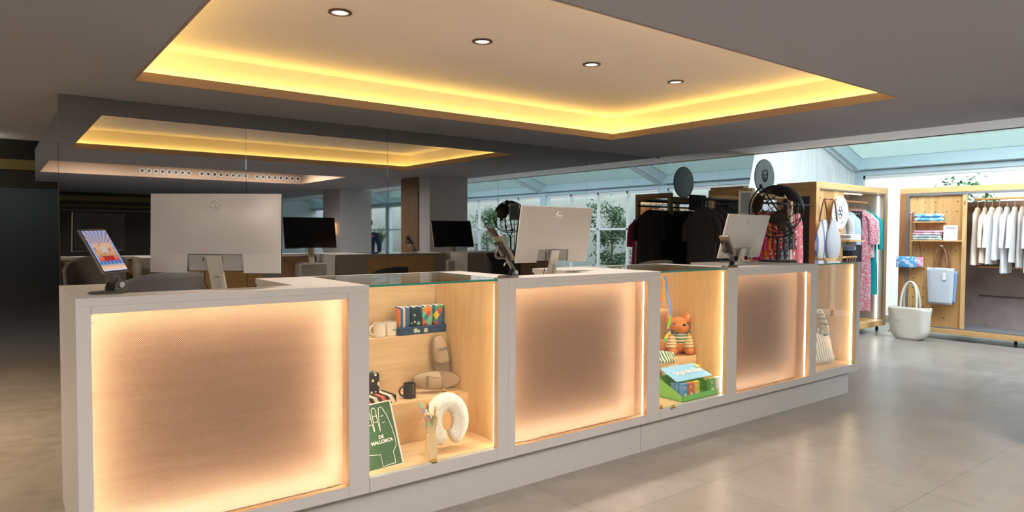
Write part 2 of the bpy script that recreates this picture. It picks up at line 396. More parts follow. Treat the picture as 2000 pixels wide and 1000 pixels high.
for i, (za, zb, m_) in enumerate(((2.18, 2.30, 'brass'), (2.05, 2.08, 'brass'), (1.95, 1.965, 'lip'))):
    struct(G().box(-5, 3.6, -7.8, -7.78, za, zb).make('trim_%d' % (3+i), M[m_], smooth=0))
struct(G().box(-5, 1.2, 8.44, 8.46, 2.08, 2.18).make('trim_6', M['brass'], smooth=0))

# conservatory: glazed wall along x=XW, sloped glass roof, posts, rafters, end wall of marble
ZE = 2.56
def roofz(x): return 2.76+(XW-x)*.34
POSTS = [YE, .93, -3.25, -7.5, -12.5, -18]
g = G()
for y in POSTS: g.box(XW-.02, XW+.16, y-.12, y+.12, 0, 2.62)
struct(g.make('window_1', M['steel_blue'], smooth=0))
g = G()
g.box(XW-.03, XW+.15, -20, YE, 2.48, 2.56)
g.prism([(XW-.16, 2.58), (XW+.10, 2.56), (XW+.10, 2.76), (XW-.02, 2.78)], -20, YE+.1)
struct(g.make('trim_7', M['steel_blue'], smooth=0))
g = G()
for y in POSTS:
    g.prism([(XE2, roofz(XE2)-.22), (XW, roofz(XW)-.22), (XW, roofz(XW)+.02), (XE2, roofz(XE2)+.02)], y-.10, y+.10)
    g.prism([(XE2, roofz(XE2)-.27), (XW-.2, roofz(XW-.2)-.27), (XW-.2, roofz(XW-.2)-.20), (XE2, roofz(XE2)-.20)], y-.035, y+.035)
g.box(XE2-.02, XE2+.1, -20, YE+.1, H2, roofz(XE2)+.05)
struct(g.make('trim_8', M['steel_blue'], smooth=0))
g = G()
for y in POSTS[:-1]: g.box(XW-.19, XW-.165, y-.03, y+.03, 2.4, 2.6)
g = G(); g.prism([(XE2, roofz(XE2)), (XW+.1, roofz(XW+.1)), (XW+.1, roofz(XW+.1)+.012), (XE2, roofz(XE2)+.012)], -20, YE)
struct(g.make('window_2', M['roofglass'], smooth=0))
g = G(); g.box(XW+.05, XW+.058, -20, YE, 0, 2.5)
struct(g.make('window_3', M['pane'], smooth=0))
g = G()
for a, b in zip(POSTS[:-1], POSTS[1:]):
    n = 4
    for k in range(n+1):
        y = a-.12+(b-a+.24)*k/n
        if a == YE and k in (1, 2, 3): continue
        g.box(XW, XW+.06, y-.028, y+.028, 0, 2.5)
    g.box(XW, XW+.06, b, a, 0, .10); g.box(XW, XW+.06, b, a, 2.42, 2.5)
    if a != YE: g.box(XW, XW+.06, b, a, 1.55, 1.60)
struct(g.make('window_4', M['white_paint'], smooth=0))
# marble end wall with a small gap of daylight over the wardrobe
g = G(); g.prism([(8.0, 0), (XW, 0), (XW, roofz(XW)-.2), (XE2, 3.6), (8.0, 3.6)], YE+.02, YE+.08)
struct(g.make('wall_end', M['marble'], smooth=0))
# outdoors
tag(G().box(14.0, 14.2, -24, 9, 0, 2.95).make('garden_wall', M['cream'], smooth=0), 'pale cream rendered garden wall beyond the glazing', 'wall')
# columns (seen in the mirrored wall)
struct(G().box(5.60, 6.33, 1.124, 1.47, 0, H).make('wall_column', M['stone'], smooth=0))
struct(G().box(5.58, 6.28, .54, 1.123, 0, H).make('wall_column', M['walnut'], smooth=0))
struct(G().box(5.87, 6.60, -3.64, -2.72, 0, H).make('wall_column', M['stone'], smooth=0))
# air nozzles in the far face of the second recess
noz0 = None
def nozzle():
    t = thing('air_nozzle', 'small round air nozzle in the warm recess seen in the mirror', 'air vent', (0, 0, 0), 0, 'round air nozzles in the row')
    g = G(); n = 20
    rings = [[(r*math.cos(k*2*PI/n), y, r*math.sin(k*2*PI/n)) for k in range(n)] for r, y in ((.043, 0), (.043, .010), (.030, .016), (.025, .008))]
    g.loft(rings, cap=False); g.make('rim', M['white_paint'], t)
    g = G(); g.cyl((0, .001, 0), (0, .0085, 0), .026, n=20); g.make('throat', M['black_plastic'], t)
    return t
for (xa, xb, n) in ((2.00, 2.72, 8), (2.93, 3.67, 8), (3.88, 4.64, 8)):
    for k in range(n):
        if noz0 is None: noz0 = nozzle(); o_ = noz0
        else: o_ = copy_tree(noz0)
        o_.location = (xa+(xb-xa)*k/(n-1), -1.82, 2.48)
# downlights
dl0 = None
for i, (x, y) in enumerate(((1.46, 3.38), (2.35, 3.355), (3.25, 3.345), (4.12, 3.33))):
    if dl0 is None:
        t = thing('downlight', '', 'ceiling light', (0, 0, 0), 0, 'downlights in the lit recess')
        g = G(); n = 28
        g.lathe([(.062, 0), (.062, -.006), (.045, -.008), (.043, -.001)], n, cap=False); g.make('ring', M['bronze'], t)
        g = G(); g.lathe([(.043, -.003), (.001, -.003)], n, cap=False); g.make('lens', M['lampdisc'], t); dl0 = t; o_ = t
    else: o_ = copy_tree(dl0)
    o_.location = (x, y, 2.6115)
    o_['label'] = 'round recessed downlight, ' + ('leftmost of the row of four and nearest', 'second from the left of the four', 'third from the left of the four', 'rightmost of the four, farthest away')[i]
    lamp('downlight_beam', 'SPOT', (x, y, 2.595), 26, (1, .88, .76), spot_size=1.5, spot_blend=.7, shadow_soft_size=.05)

# ================================================================== THE COUNTER
Z0, ZP0, ZP1, YB = .212, .265, 1.15, 3.725
def ledge_u(g, xa, xb, la, ra):           # U-shaped top: ledge along the front plus two arms
    g.prism([(0, 0), (1, 0), (1, 1), (0, 1)], 0, 0) if False else None
    z0, z1 = 1.18, ZT
    g.box(xa, xb, YF, 3.135, z0, z1)
    g.box(xa, la, 3.135, YB, z0, z1); g.box(ra, xb, 3.135, YB, z0, z1)
def led(parent, boxes, m, name='light_strip'):
    for b in boxes: G().box(*b).make(name, m, parent, smooth=0)
def desk_unit(xa, xb, pa, pb, la, ra, lab):
    t = thing('reception_desk', lab, 'reception desk', (0, 0, 0), 0, 'desk units of the reception counter')
    g = G(); ledge_u(g, xa, xb, la, ra); g.make('worktop', M['white'], t, smooth=0)
    g = G()
    g.box(pa, pb, YF, YF+.035, ZP1, 1.1795); g.box(pa, pb, YF, YF+.035, Z0, ZP0)
    g.box(xa, pa-.0012, YF, YF+.035, Z0, 1.1795); g.box(pb+.0012, xb, YF, YF+.035, Z0, 1.1795)
    g.make('frame', M['white'], t, smooth=0)
    g = G(); g.box(xa, xa+.02, YF+.036, YB, Z0, 1.1795); g.make('side_panel', M['white'], t, smooth=0)
    g = G(); g.box(pb+.0345, pb+.040, YF+.036, YB, Z0, 1.1795); g.make('side_panel', M['white'], t, smooth=0)
    G().box(ra, pb+.034, YB-.02, YB-.001, Z0, 1.1795).make('arm_panel', M['white'], t, smooth=0); G().box(xa+.0205, max(la, xa+.06), YB-.02, YB-.001, Z0, 1.1795).make('arm_panel', M['white'], t, smooth=0)
    if ra < xb-.1:
        g = G(); g.box(ra, ra+.02, 3.15, YB, .93, 1.1795); g.make('inner_panel', M['white'], t, smooth=0)
    if la > xa+.1:
        g = G(); g.box(la-.02, la, 3.15, YB, .93, 1.1795); g.make('inner_panel', M['white'], t, smooth=0)
    o = G().box(0, pb-pa, 0, .0015, 0, ZP1-ZP0).make('perforated_panel', M['perf'], t, smooth=0); o.location = (pa, YF+.030, ZP0)
    g = G(); g.box(pa-.03, pb+.03, 3.085, 3.100, Z0+.02, 1.1795); g.box(pa-.034, pa-.028, YF+.036, 3.085, Z0+.02, 1.1795); g.box(pb+.028, pb+.034, YF+.036, 3.085, Z0+.02, 1.1795)
    g.make('back_panel', M['oak_b'], t, smooth=0)
    G().box(pa-.034, pb+.034, YF+.036, 3.10, Z0, Z0+.012).make('bottom_board', M['white'], t, smooth=0)
    g = G(); g.box(pb, pb+.002, YF+.003, YF+.036, ZP0, ZP1); g.box(pa, pb, YF+.003, YF+.036, ZP0, ZP0+.002); g.make('jamb', M['oak_z'], t, smooth=0)
    y0, y1 = YF+.045, YF+.055
    led(t, [(pa-.026, pa-.018, y0, y1, ZP0, ZP1), (pb+.012, pb+.020, y0, y1, ZP0, ZP1), (pa, pb, y0, y1, ZP0-.022, ZP0-.014), (pa, pb, y0, y1, ZP1+.012, ZP1+.018)], M['led_p'])
    g = G(); g.box(xa+.02, pb+.033, 3.134, YB-.022, .90, .93); g.make('desk_top', M['white'], t, smooth=0)
    g = G(); g.box(xa+.02, pb+.033, 3.134, 3.15, Z0, .90); g.make('modesty_panel', M['white'], t, smooth=0)
    return t
def display_case(xa, xb, oa, ob, ia, ib, lab, steps):
    t = thing('display_case', lab, 'display case', (0, 0, 0), 0, 'glass display cases of the counter')
    zf = .28; g = G()
    g.box(oa, ob, YF, YF+.035, Z0, zf-.002); g.box(ob+.001, xb, YF, YF+.035, Z0, ZT)
    if oa > xa+.002: g.box(xa, oa-.001, YF, YF+.035, Z0, ZT)
    g.make('frame', M['white'], t, smooth=0)
    g = G(); g.box(ia-.012, xb-.002, YF+.036, YB, Z0, zf); g.make('base_board', M['oak'], t, smooth=0)
    g = G(); g.box(ia-.012, xb-.002, YB-.035, YB, zf, 1.178); g.make('back_panel', M['oak'], t, smooth=0)
    g = G(); g.box(ia-.012, ia, YF+.036, YB-.036, zf, 1.178); g.make('side_panel', M['oak_z'], t, smooth=0)
    g = G(); g.box(ib, ib+.012, YF+.036, YB-.036, zf, ZT-.012); g.make('side_panel', M['oak_z'], t, smooth=0)
    if ob+.05 < ib+.2:
        g = G(); g.box(ob, ob+.0015, YF+.003, YF+.036, zf, ZT-.012); g.make('jamb', M['oak_z'], t, smooth=0)
    G().box(xa, xb-.002, YB-.035, YB, 1.1785, ZT).make('top_rim', M['white'], t, smooth=0)
    for (y, z) in steps:
        g = G(); g.box(ia+.001, ib-.001, y, YB-.036, zf, z); g.make('display_step', M['oak'], t, smooth=0)
    g = G(); g.box(oa+.001, ob-.001, YF+.012, YF+.020, zf, ZT-.012); g.make('front_glass', M['glass'], t, smooth=0)
    g = G(); g.box(oa+.001, xb-.002, YF+.004, YB-.036, ZT-.010, ZT); g.make('top_glass', M['glass'], t, smooth=0)
    g = G(); g.box(oa+.002, ob-.001, YF+.001, YF+.0035, ZT-.0105, ZT); g.make('glass_edge', M['glass_edge'], t, smooth=0)
    st = [(ob+.012, ob+.020, YF+.045, YF+.055, zf+.01, ZT-.03)]
    if ia < oa-.02 or True: st.append((oa-.022, oa-.014, YF+.045, YF+.055, zf+.01, 1.17))
    led(t, st, M['led_w'])
    return t
D1 = desk_unit(.238, 1.413, .287, 1.308, .445, 1.12, 'white reception desk unit nearest the camera, glowing perforated front, tablet on it')
V1 = display_case(1.414, 2.246, 1.416, 2.175, 1.362, 2.232, 'lit glass display case with slippers, neck pillow and wooden hand', [(3.32, .51), (3.565, .845)])
D2 = desk_unit(2.247, 3.519, 2.300, 3.397, 2.43, 3.05, 'middle white reception desk unit with glowing perforated front panel')
V2 = display_case(3.520, 4.334, 3.522, 4.268, 3.452, 4.322, 'lit glass display case with orange plush dog and green cardboard box', [(3.26, .52), (3.49, .85)])
D3 = desk_unit(4.335, 5.538, 4.392, 5.432, 4.50, 4.84, 'farthest white reception desk unit, between plush dog case and striped bag case')
V3 = display_case(5.539, 6.308, 5.542, 6.240, 5.488, 6.270, 'lit glass display case at the far end holding a striped cloth bag', [])
for xa, xb, lb in ((.302, 3.408, 'long white recessed plinth under the near half of the counter'), (3.412, 6.245, 'long white recessed plinth under the far half of the counter')):
    tag(G().box(xa, xb, YF+.0635, YB-.06, 0, .2115).make('counter_plinth', M['white'], smooth=0), lb, 'plinth', 'plinths of the counter')

# ------------------------------------------------------------------ monitors
def monitor(x, y, z, yaw, tilt, lab, riser_top):
    t = thing('monitor', lab, 'computer monitor', (x, y, riser_top), math.radians(yaw), 'silver monitors on the counter')
    w, h = .61, .36; zc = z-riser_top
    hd = G(); hd.box(-w/2, w/2, .0, .012, -h/2+.004, h/2)
    head = hd.make('screen_panel', M['screen'], t, smooth=0, label='black glossy screen'); head.location = (0, 0, zc); head.rotation_euler = (math.radians(tilt), 0, 0)
    pl = [(-w/2, -h/2-.004), (-.135, -h/2-.004), (-.129, -h/2+.082), (.129, -h/2+.082), (.135, -h/2-.004), (w/2, -h/2-.004), (w/2, h/2), (-w/2, h/2)]
    g = G(); 
    g.prism(pl, -.012, 0)
    ring0 = [(-w/2+.0, -.012, -h/2-.004), (-w/2, -.012, h/2), (w/2, -.012, h/2), (w/2, -.012, -h/2-.004)]
    # shallow swelling of the rear shell
    def sw(u, v):
        X = (u-.5)*w*.985; Zz = -h/2+.0825+(h-.0865)*v; e = (1-abs(2*u-1)**4)*(1-abs(2*v-1)**2.2)
        return (X, -.0121-.015*max(0, e)**1.3, Zz)
    g.grid(sw, 24, 14)
    b_ = g.make('rear_shell', M['silver'], t, smooth=25); b_.location = head.location; b_.rotation_euler = head.rotation_euler
    g = G(); g.box(-.128, .128, -.004, -.0005, -h/2+.006, -h/2+.081); q = g.make('port_recess', plain_once('port_grey', (.30, .29, .28), .5), b_, smooth=0)
    g = G()
    n = 40
    ring = lambda r, yy: [(r*math.cos(k*2*PI/n), yy, r*math.sin(k*2*PI/n)+.125) for k in range(n)]
    g.loft([ring(.0265, -.0260), ring(.0265, -.0300), ring(.0253, -.0300), ring(.0253, -.0260)], cap=False)
    q = g.make('logo_ring', M['logo'], b_, smooth=0)
    q = text('logo_text', 'DELL', .0185, M['logo'], b_, (0, -.0293, .125), (PI/2, 0, 0), .0012, .0003)
    # stand
    zn = zc-h/2+.075; yb = (h/2-.075)*math.sin(math.radians(tilt))-.034; g = G(); bk = .045
    def bar(x0, x1, za, zb, yo=0, th=.016):
        ya = bk+(yb-bk)*(za-.012)/(zn-.012)+yo; yc = bk+(yb-bk)*(zb-.012)/(zn-.012)+yo
        g.add([(x0, ya, za), (x1, ya, za), (x1, ya+th, za), (x0, ya+th, za), (x0, yc, zb), (x1, yc, zb), (x1, yc+th, zb), (x0, yc+th, zb)], [(3, 2, 1, 0), (4, 5, 6, 7), (0, 1, 5, 4), (1, 2, 6, 5), (2, 3, 7, 6), (3, 0, 4, 7)])
    bar(-.033, -.012, .012, zn); bar(.012, .033, .012, zn); bar(-.012, .012, zn*.62, zn); bar(-.012, .012, .012, zn*.15); bar(-.012, .012, zn*.15, zn*.62, .011, .004)
    g.make('stand_neck', plain_once('neck_silver', (.62, .59, .52), .35, metal=.3), t, smooth=0)
    g = G(); g.box(-.12, .12, -.09, .09, 0, .012, .004); g.make('stand_base', M['metal'], t, smooth=0)
    g = G(); c_ = [(-.06, yb+.03, zn-.01), (-.055, yb+.035, zn-.06), (-.06, yb+.04, zn-.12), (-.05, .08, .014)]; g.tube(c_, .0025, 6); g.make('cable', M['black_plastic'], t)
    return t
_pc = {}
def plain_once(name, col, rough=.5, **k):
    if name not in _pc: _pc[name] = plain(name, col, rough, **k)
    return _pc[name]
RZ = 1.10
monitor(.82, 3.306, 1.455, -40.2, -2, 'large silver monitor seen from behind, left of the three', RZ)
monitor(2.907, 3.325, 1.454, 0, 10, 'silver monitor seen from behind, middle of the three', RZ)
monitor(4.903, 3.245, 1.446, 1.8, 15.2, 'silver monitor seen from behind, farthest of the three, beside the globe', RZ)
for (x, y, a, lb) in ((.80, 3.36, -.70, 'white riser box under the left monitor'), (2.907, 3.35, 0, 'white riser box under the middle monitor'), (4.90, 3.29, .03, 'white riser box under the farthest monitor')):
    t = thing('monitor_riser', lb, 'riser', (x, y, .93), a, 'white risers under the monitors')
    G().box(-.15, .15, -.10, .10, .150, .17, .003).make('top_board', M['white'], t, smooth=0)
    G().box(-.15, -.135, -.10, .10, 0, .15).make('side', M['white'], t, smooth=0); G().box(.135, .15, -.10, .10, 0, .15).make('side', M['white'], t, smooth=0)
    G().box(-.135, .135, .08, .095, 0, .15).make('back_board', M['white'], t, smooth=0)
for (x, y, lb) in ((2.86, 3.60, 'white keyboard on the middle desk, seen in the mirror'), (4.62, 3.60, 'white keyboard on the farthest desk, seen in the mirror')):
    t = thing('keyboard', lb, 'keyboard', (x, y, .93), 0, 'white keyboards on the desks')
    G().box(-.21, .21, -.07, .07, 0, .014, .003).make('body', M['white_plastic'], t)
    g = G()
    for r in range(5):
        for c in range(15): g.box(-.20+c*.0268, -.178+c*.0268, -.060+r*.025, -.039+r*.025, .0142, .019)
    g.make('keys', plain_once('key_grey', (.55, .54, .52), .5), t, smooth=0)
t = thing('computer_mouse', 'white computer mouse left of the middle keyboard, seen in the mirror', 'mouse', (2.58, 3.58, .93))
G().ell((0, 0, .012), (.033, .055, .022), 18, 10).make('body', M['white_plastic'], t); G().cyl((0, .03, .03), (0, .035, .033), .006, n=10).make('wheel', M['black_plastic'], t)
t = thing('desk_phone', 'dark desk telephone beside the middle riser, seen in the mirror', 'telephone', (3.28, 3.56, .93), .3)
G().prism([(-.09, 0), (.09, 0), (.09, .02), (-.09, .055)], -.09, .09).make('body', M['black_plastic'], t, smooth=0)
G().tube([(-.06, -.08, .075), (-.07, -.04, .068), (-.07, .04, .068), (-.06, .08, .075)], [.022, .014, .014, .022], 12).make('handset', M['black_plastic'], t)
t = thing('stapler', 'small black stapler beside the desk telephone, seen in the mirror', 'stapler', (3.10, 3.60, .93), .4)
G().box(-.06, .06, -.016, .016, 0, .012, .003).make('base', M['black_plastic'], t); G().prism([(-.06, .014), (.06, .018), (.055, .045), (-.05, .05)], -.014, .014).make('arm', M['gunmetal'], t, smooth=0)

# ------------------------------------------------------------------ chairs behind the counter
def chair(x, y, rz, top, lab):
    t = thing('swivel_stool', lab, 'chair', (x, y, 0), rz, 'grey shell stools behind the counter')
    s = top-.36
    def shell(u, v):
        a = (u-.5)*PI*1.05; r = .215+.02*v; hgt = s+.36*v*(1-.25*abs(2*u-1)**3) if v > 0 else s
        k = math.sqrt(max(0, 1-(abs(2*u-1)**2.6)*v*.55))
        return (r*math.sin(a), -r*math.cos(a)*(.95+.1*v), s-.02+(.38*v)*k)
    G().grid(shell, 26, 12).make('backrest', M['grey_fabric'], t, solid=.03, smooth=60)
    g = G(); g.lathe([(.06, -.02), (.19, 0), (.215, .035), (.20, .065), (.10, .075), (.001, .078)], 28, (0, 0, s-.06)); g.make('seat', M['grey_fabric'], t, smooth=60)
    G().cyl((0, 0, .05), (0, 0, s-.06), .025).make('pole', M['metal'], t)
    g = G()
    for k in range(5):
        a = k*2*PI/5; g.tube([(0, 0, .09), (.14*math.cos(a), .14*math.sin(a), .07), (.27*math.cos(a), .27*math.sin(a), .055)], [.022, .018, .013], 8)
    g.make('base', M['metal_dark'], t)
    for k in range(5):
        a = k*2*PI/5; c = Vector((.27*math.cos(a), .27*math.sin(a), .026)); n = Vector((-math.sin(a), math.cos(a), 0))*.02
        G().cyl(c-n, c+n, .026).make('caster', M['black_plastic'], t)
    g = G(); g.tube([(.16*math.cos(k*2*PI/24), .16*math.sin(k*2*PI/24), .35) for k in range(24)], .009, 6, closed=True); g.tube([(-.16, 0, .35), (0, 0, .35), (.16, 0, .35)], .007, 6); g.make('foot_ring', M['metal'], t)
chair(.70, 4.15, .35, 1.245, 'grey rounded stool behind the near desk, left of the large monitor')
chair(3.35, 4.32, 2.9, 1.10, 'grey rounded stool behind the middle desk, seen in the mirror')
chair(4.96, 4.35, -.1, 1.215, 'grey rounded stool behind the farther display case, left of the farthest monitor')

# ------------------------------------------------------------------ tablet on its stand
def tablet():
    t = thing('tablet_computer', 'tablet with lit hotel picture, leaning on a black stand on the near desk', 'tablet', (.354, 3.13, 1.383))
    t.rotation_mode = 'QUATERNION'
    t.rotation_quaternion = (Matrix.Rotation(.703, 3, 'Z') @ Matrix.Rotation(-.557, 3, 'X') @ Matrix.Rotation(-.033, 3, 'Y')).to_quaternion()
    w, h = .137, .204
    G().box(-w/2, w/2, 0, .010, -h/2, h/2, .004).make('body', plain_once('tablet_grey', (.16, .15, .14), .35, metal=.5), t)
    G().box(-w/2+.004, w/2-.004, -.0008, .0005, -h/2+.004, h/2-.004).make('bezel', M['black_plastic'], t, smooth=0)
    m, nt, b, o = mat('tablet_picture'); nt.nodes.remove(b); s = xyz(nt, coords(nt))
    z, x = s[2], s[0]
    n = nd(nt, 'ShaderNodeTexNoise', Vector=coords(nt, (1, 1, 1)), Scale=60.0, Detail=3.0)
    c = ramp(nt, mth(nt, 'ADD', mth(nt, 'DIVIDE', z, .19), .5), [(0, (.42, .52, .80)), (.09, (.75, .42, .20)), (.20, (.10, .22, .45)), (.27, (.55, .06, .04)), (.38, (.45, .22, .12)), (.6, (.55, .32, .20)), (.74, (.36, .30, .34)), (.95, (.28, .30, .46))], 'LINEAR')
    # ceiling beams fanning out from the middle of the picture
    an = mth(nt, 'ARCTAN2', mth(nt, 'SUBTRACT', z, .01), x); bm = mth(nt, 'LESS_THAN', mth(nt, 'SINE', mth(nt, 'MULTIPLY', an, 26.0)), -.2)
    up = mth(nt, 'GREATER_THAN', z, .035); c = mixc(nt, mth(nt, 'MULTIPLY', mth(nt, 'MULTIPLY', bm, up), .6), c, (.12, .10, .16))
    mid = mth(nt, 'MULTIPLY', mth(nt, 'GREATER_THAN', z, -.055), mth(nt, 'LESS_THAN', z, .04))
    c = mixc(nt, mth(nt, 'MULTIPLY', mid, mth(nt, 'GREATER_THAN', n.outputs[0], .60)), c, (.30, .12, .07))
    rb = mth(nt, 'MULTIPLY', mth(nt, 'LESS_THAN', mth(nt, 'ABSOLUTE', x), .026), mth(nt, 'LESS_THAN', mth(nt, 'ABSOLUTE', mth(nt, 'ADD', z, .036)), .011)); c = mixc(nt, rb, c, (.30, .03, .03))
    bc = mth(nt, 'MULTIPLY', mth(nt, 'LESS_THAN', mth(nt, 'ABSOLUTE', mth(nt, 'ADD', z, .055)), .008), mth(nt, 'GREATER_THAN', mth(nt, 'SINE', mth(nt, 'MULTIPLY', x, 330.0)), -.2)); c = mixc(nt, bc, c, (.03, .14, .34))
    sg = mth(nt, 'MULTIPLY', mth(nt, 'LESS_THAN', mth(nt, 'ABSOLUTE', mth(nt, 'ADD', x, .002)), .014), mth(nt, 'LESS_THAN', mth(nt, 'ABSOLUTE', mth(nt, 'ADD', z, -.004)), .014)); c = mixc(nt, sg, c, (.42, .38, .36))
    c = mixc(nt, mth(nt, 'MULTIPLY', mth(nt, 'GREATER_THAN', mth(nt, 'ABSOLUTE', x), .052), mid), c, (.18, .30, .60))
    e = nd(nt, 'ShaderNodeEmission', Color=c, Strength=.32); nt.links.new(e.outputs[0], o.inputs[0])
    G().box(-w/2+.008, w/2-.008, -.0016, -.0009, -h/2+.010, h/2-.009).make('display', m, t, smooth=0)
    return t
tablet()
def stand_for_tablet():
    t = thing('tablet_stand', 'black hinged stand holding up the lit tablet', 'tablet stand', (.36, 3.145, ZT), .55)
    g = G(); g.lathe([(.066, 0), (.066, .005), (.060, .009), (.001, .010)], 36); g.box(-.01, .075, -.038, .038, 0, .011, .003); g.make('base', M['gunmetal'], t)
    g = G(); 
    for sy in (-.030, .026): g.prism([(.015, .010), (.070, .010), (.058, .045), (.030, .062), (.018, .03)], sy, sy+.004)
    g.make('bracket', M['gunmetal'], t, smooth=0)
    for sy in (-.036, .031): G().cyl((.042, sy, .034), (.042, sy+.005, .034), .012).make('hinge_screw', M['metal'], t)
    g = G(); g.M = Matrix.Translation((.042, 0, .034)) @ Matrix.Rotation(-.42, 4, 'Y'); g.box(-.012, .012, -.024, .024, -.02, .105); g.M = Matrix(); o = g.make('arm', M['gunmetal'], t, smooth=0)
    g = G(); g.M = Matrix.Translation((.042, 0, .034)) @ Matrix.Rotation(-.42, 4, 'Y'); g.box(.0122, .0135, -.010, .010, .0, .022); g.make('sticker', M['white_plastic'], t, smooth=0)
stand_for_tablet()
# card readers in strapped holders
def reader(x, y, lab, phone):
    t = thing('card_reader_stand', lab, 'card reader stand', (x, y, ZT), 0, 'card readers on black hinged stands')
    g = G(); g.lathe([(.062, 0), (.062, .004), (.055, .010), (.001, .011)], 36); g.make('base', M['gunmetal'], t)
    g = G()
    for sy in (-.020, .016): g.prism([(.010, .009), (.062, .009), (.055, .035), (.030, .044), (.016, .02)], sy, sy+.004)
    g.make('bracket', M['gunmetal'], t, smooth=0)
    for sy in (-.0255, .0205): G().cyl((.040, sy, .028), (.040, sy+.005, .028), .011).make('hinge_screw', M['metal'], t)
    R_ = Matrix.Translation((.048, 0, .028)) @ Matrix.Rotation(-.62, 4, 'Y')
    g = G(); g.M = R_; g.box(-.006, .006, -.016, .016, -.012, .13, .002); g.make('arm', M['gunmetal'], t)
    g = G(); g.M = R_; g.box(.006, .026, -.042, .042, .075, .245, .007); bd = g.make('reader_body', plain_once('reader_grey', (.20, .17, .15), .4), t)
    g = G(); g.M = R_; g.box(.0262, .0272, -.034, .034, .165, .232); g.make('reader_display', M['screen'], bd, smooth=0)
    g = G(); g.M = R_
    for a in range(4):
        for b in range(3): g.box(.0262, .0285, -.030+b*.022, -.014+b*.022, .085+a*.018, .098+a*.018)
    g.make('reader_keys', M['white_plastic'], bd, smooth=0)
    g = G(); g.M = R_; g.tube([(-.004-.052*math.sin(PI*k/14), 0, .11+.085*k/14) for k in range(15)], [.008]*15, 8); g.make('hand_strap', M['gunmetal'], t)
    g = G(); g.M = R_; g.box(-.012, .003, -.030, .030, .10, .21, .004); g.make('clamp', M['black_plastic'], t)
    for k in range(2):
        g = G(); g.M = R_; g.cyl((-.012-.020*k, -.012, .09), (-.024-.026*k, -.016, .085), .005, n=10); g.make('knob', M['metal'], t)
    if phone:
        p = thing('mobile_phone', 'small phone with lit green screen on top of the nearer card reader', 'mobile phone', (x, y, ZT))
        R2 = Matrix.Translation((.048, 0, .028)) @ Matrix.Rotation(-.62, 4, 'Y')
        g = G(); g.M = R2; g.box(.001, .009, -.034, .034, .246, .305, .003); g.make('body', M['black_plastic'], p)
        m, nt, b, o = mat('phone_picture'); nt.nodes.remove(b)
        n = nd(nt, 'ShaderNodeTexNoise', Vector=coords(nt), Scale=45.0); c = ramp(nt, n.outputs[0], [(.4, (.10, .32, .08)), (.55, (.5, .62, .5)), (.7, (.7, .8, .78))])
        e = nd(nt, 'ShaderNodeEmission', Color=c, Strength=.30); nt.links.new(e.outputs[0], o.inputs[0])
        g = G(); g.M = R2; g.box(.0092, .0098, -.030, .030, .250, .301); g.make('display', m, p, smooth=0)
reader(2.305, 3.03, 'card reader with hand strap on black stand, left of the middle monitor', True)
reader(4.405, 3.03, 'card reader with hand strap on black stand, left of the farthest monitor', False)
# small framed sign on a pole behind the far monitor (its code is left out)
t = thing('sign_holder', 'white framed grey sign on a thin pole behind the farthest monitor', 'sign', (5.60, 3.695, ZT), -.10)
G().box(-.05, .05, -.028, .028, 0, .008, .002).make('base', M['white_plastic'], t); G().cyl((0, .008, .008), (0, .008, .44), .006).make('pole', M['metal'], t)
g = G(); w, z0, z1 = .088, .425, .655
g.box(-w, w, -.006, .006, z0, z0+.018); g.box(-w, w, -.006, .006, z1-.018, z1); g.box(-w, -w+.018, -.006, .006, z0+.018, z1-.018); g.box(w-.018, w, -.006, .006, z0+.018, z1-.018)
g.make('frame', M['white_plastic'], t, smooth=0)
G().box(-w+.018, w-.018, -.002, .004, z0+.018, z1-.018).make('insert', plain_once('sign_grey', (.30, .36, .38), .6), t, smooth=0)
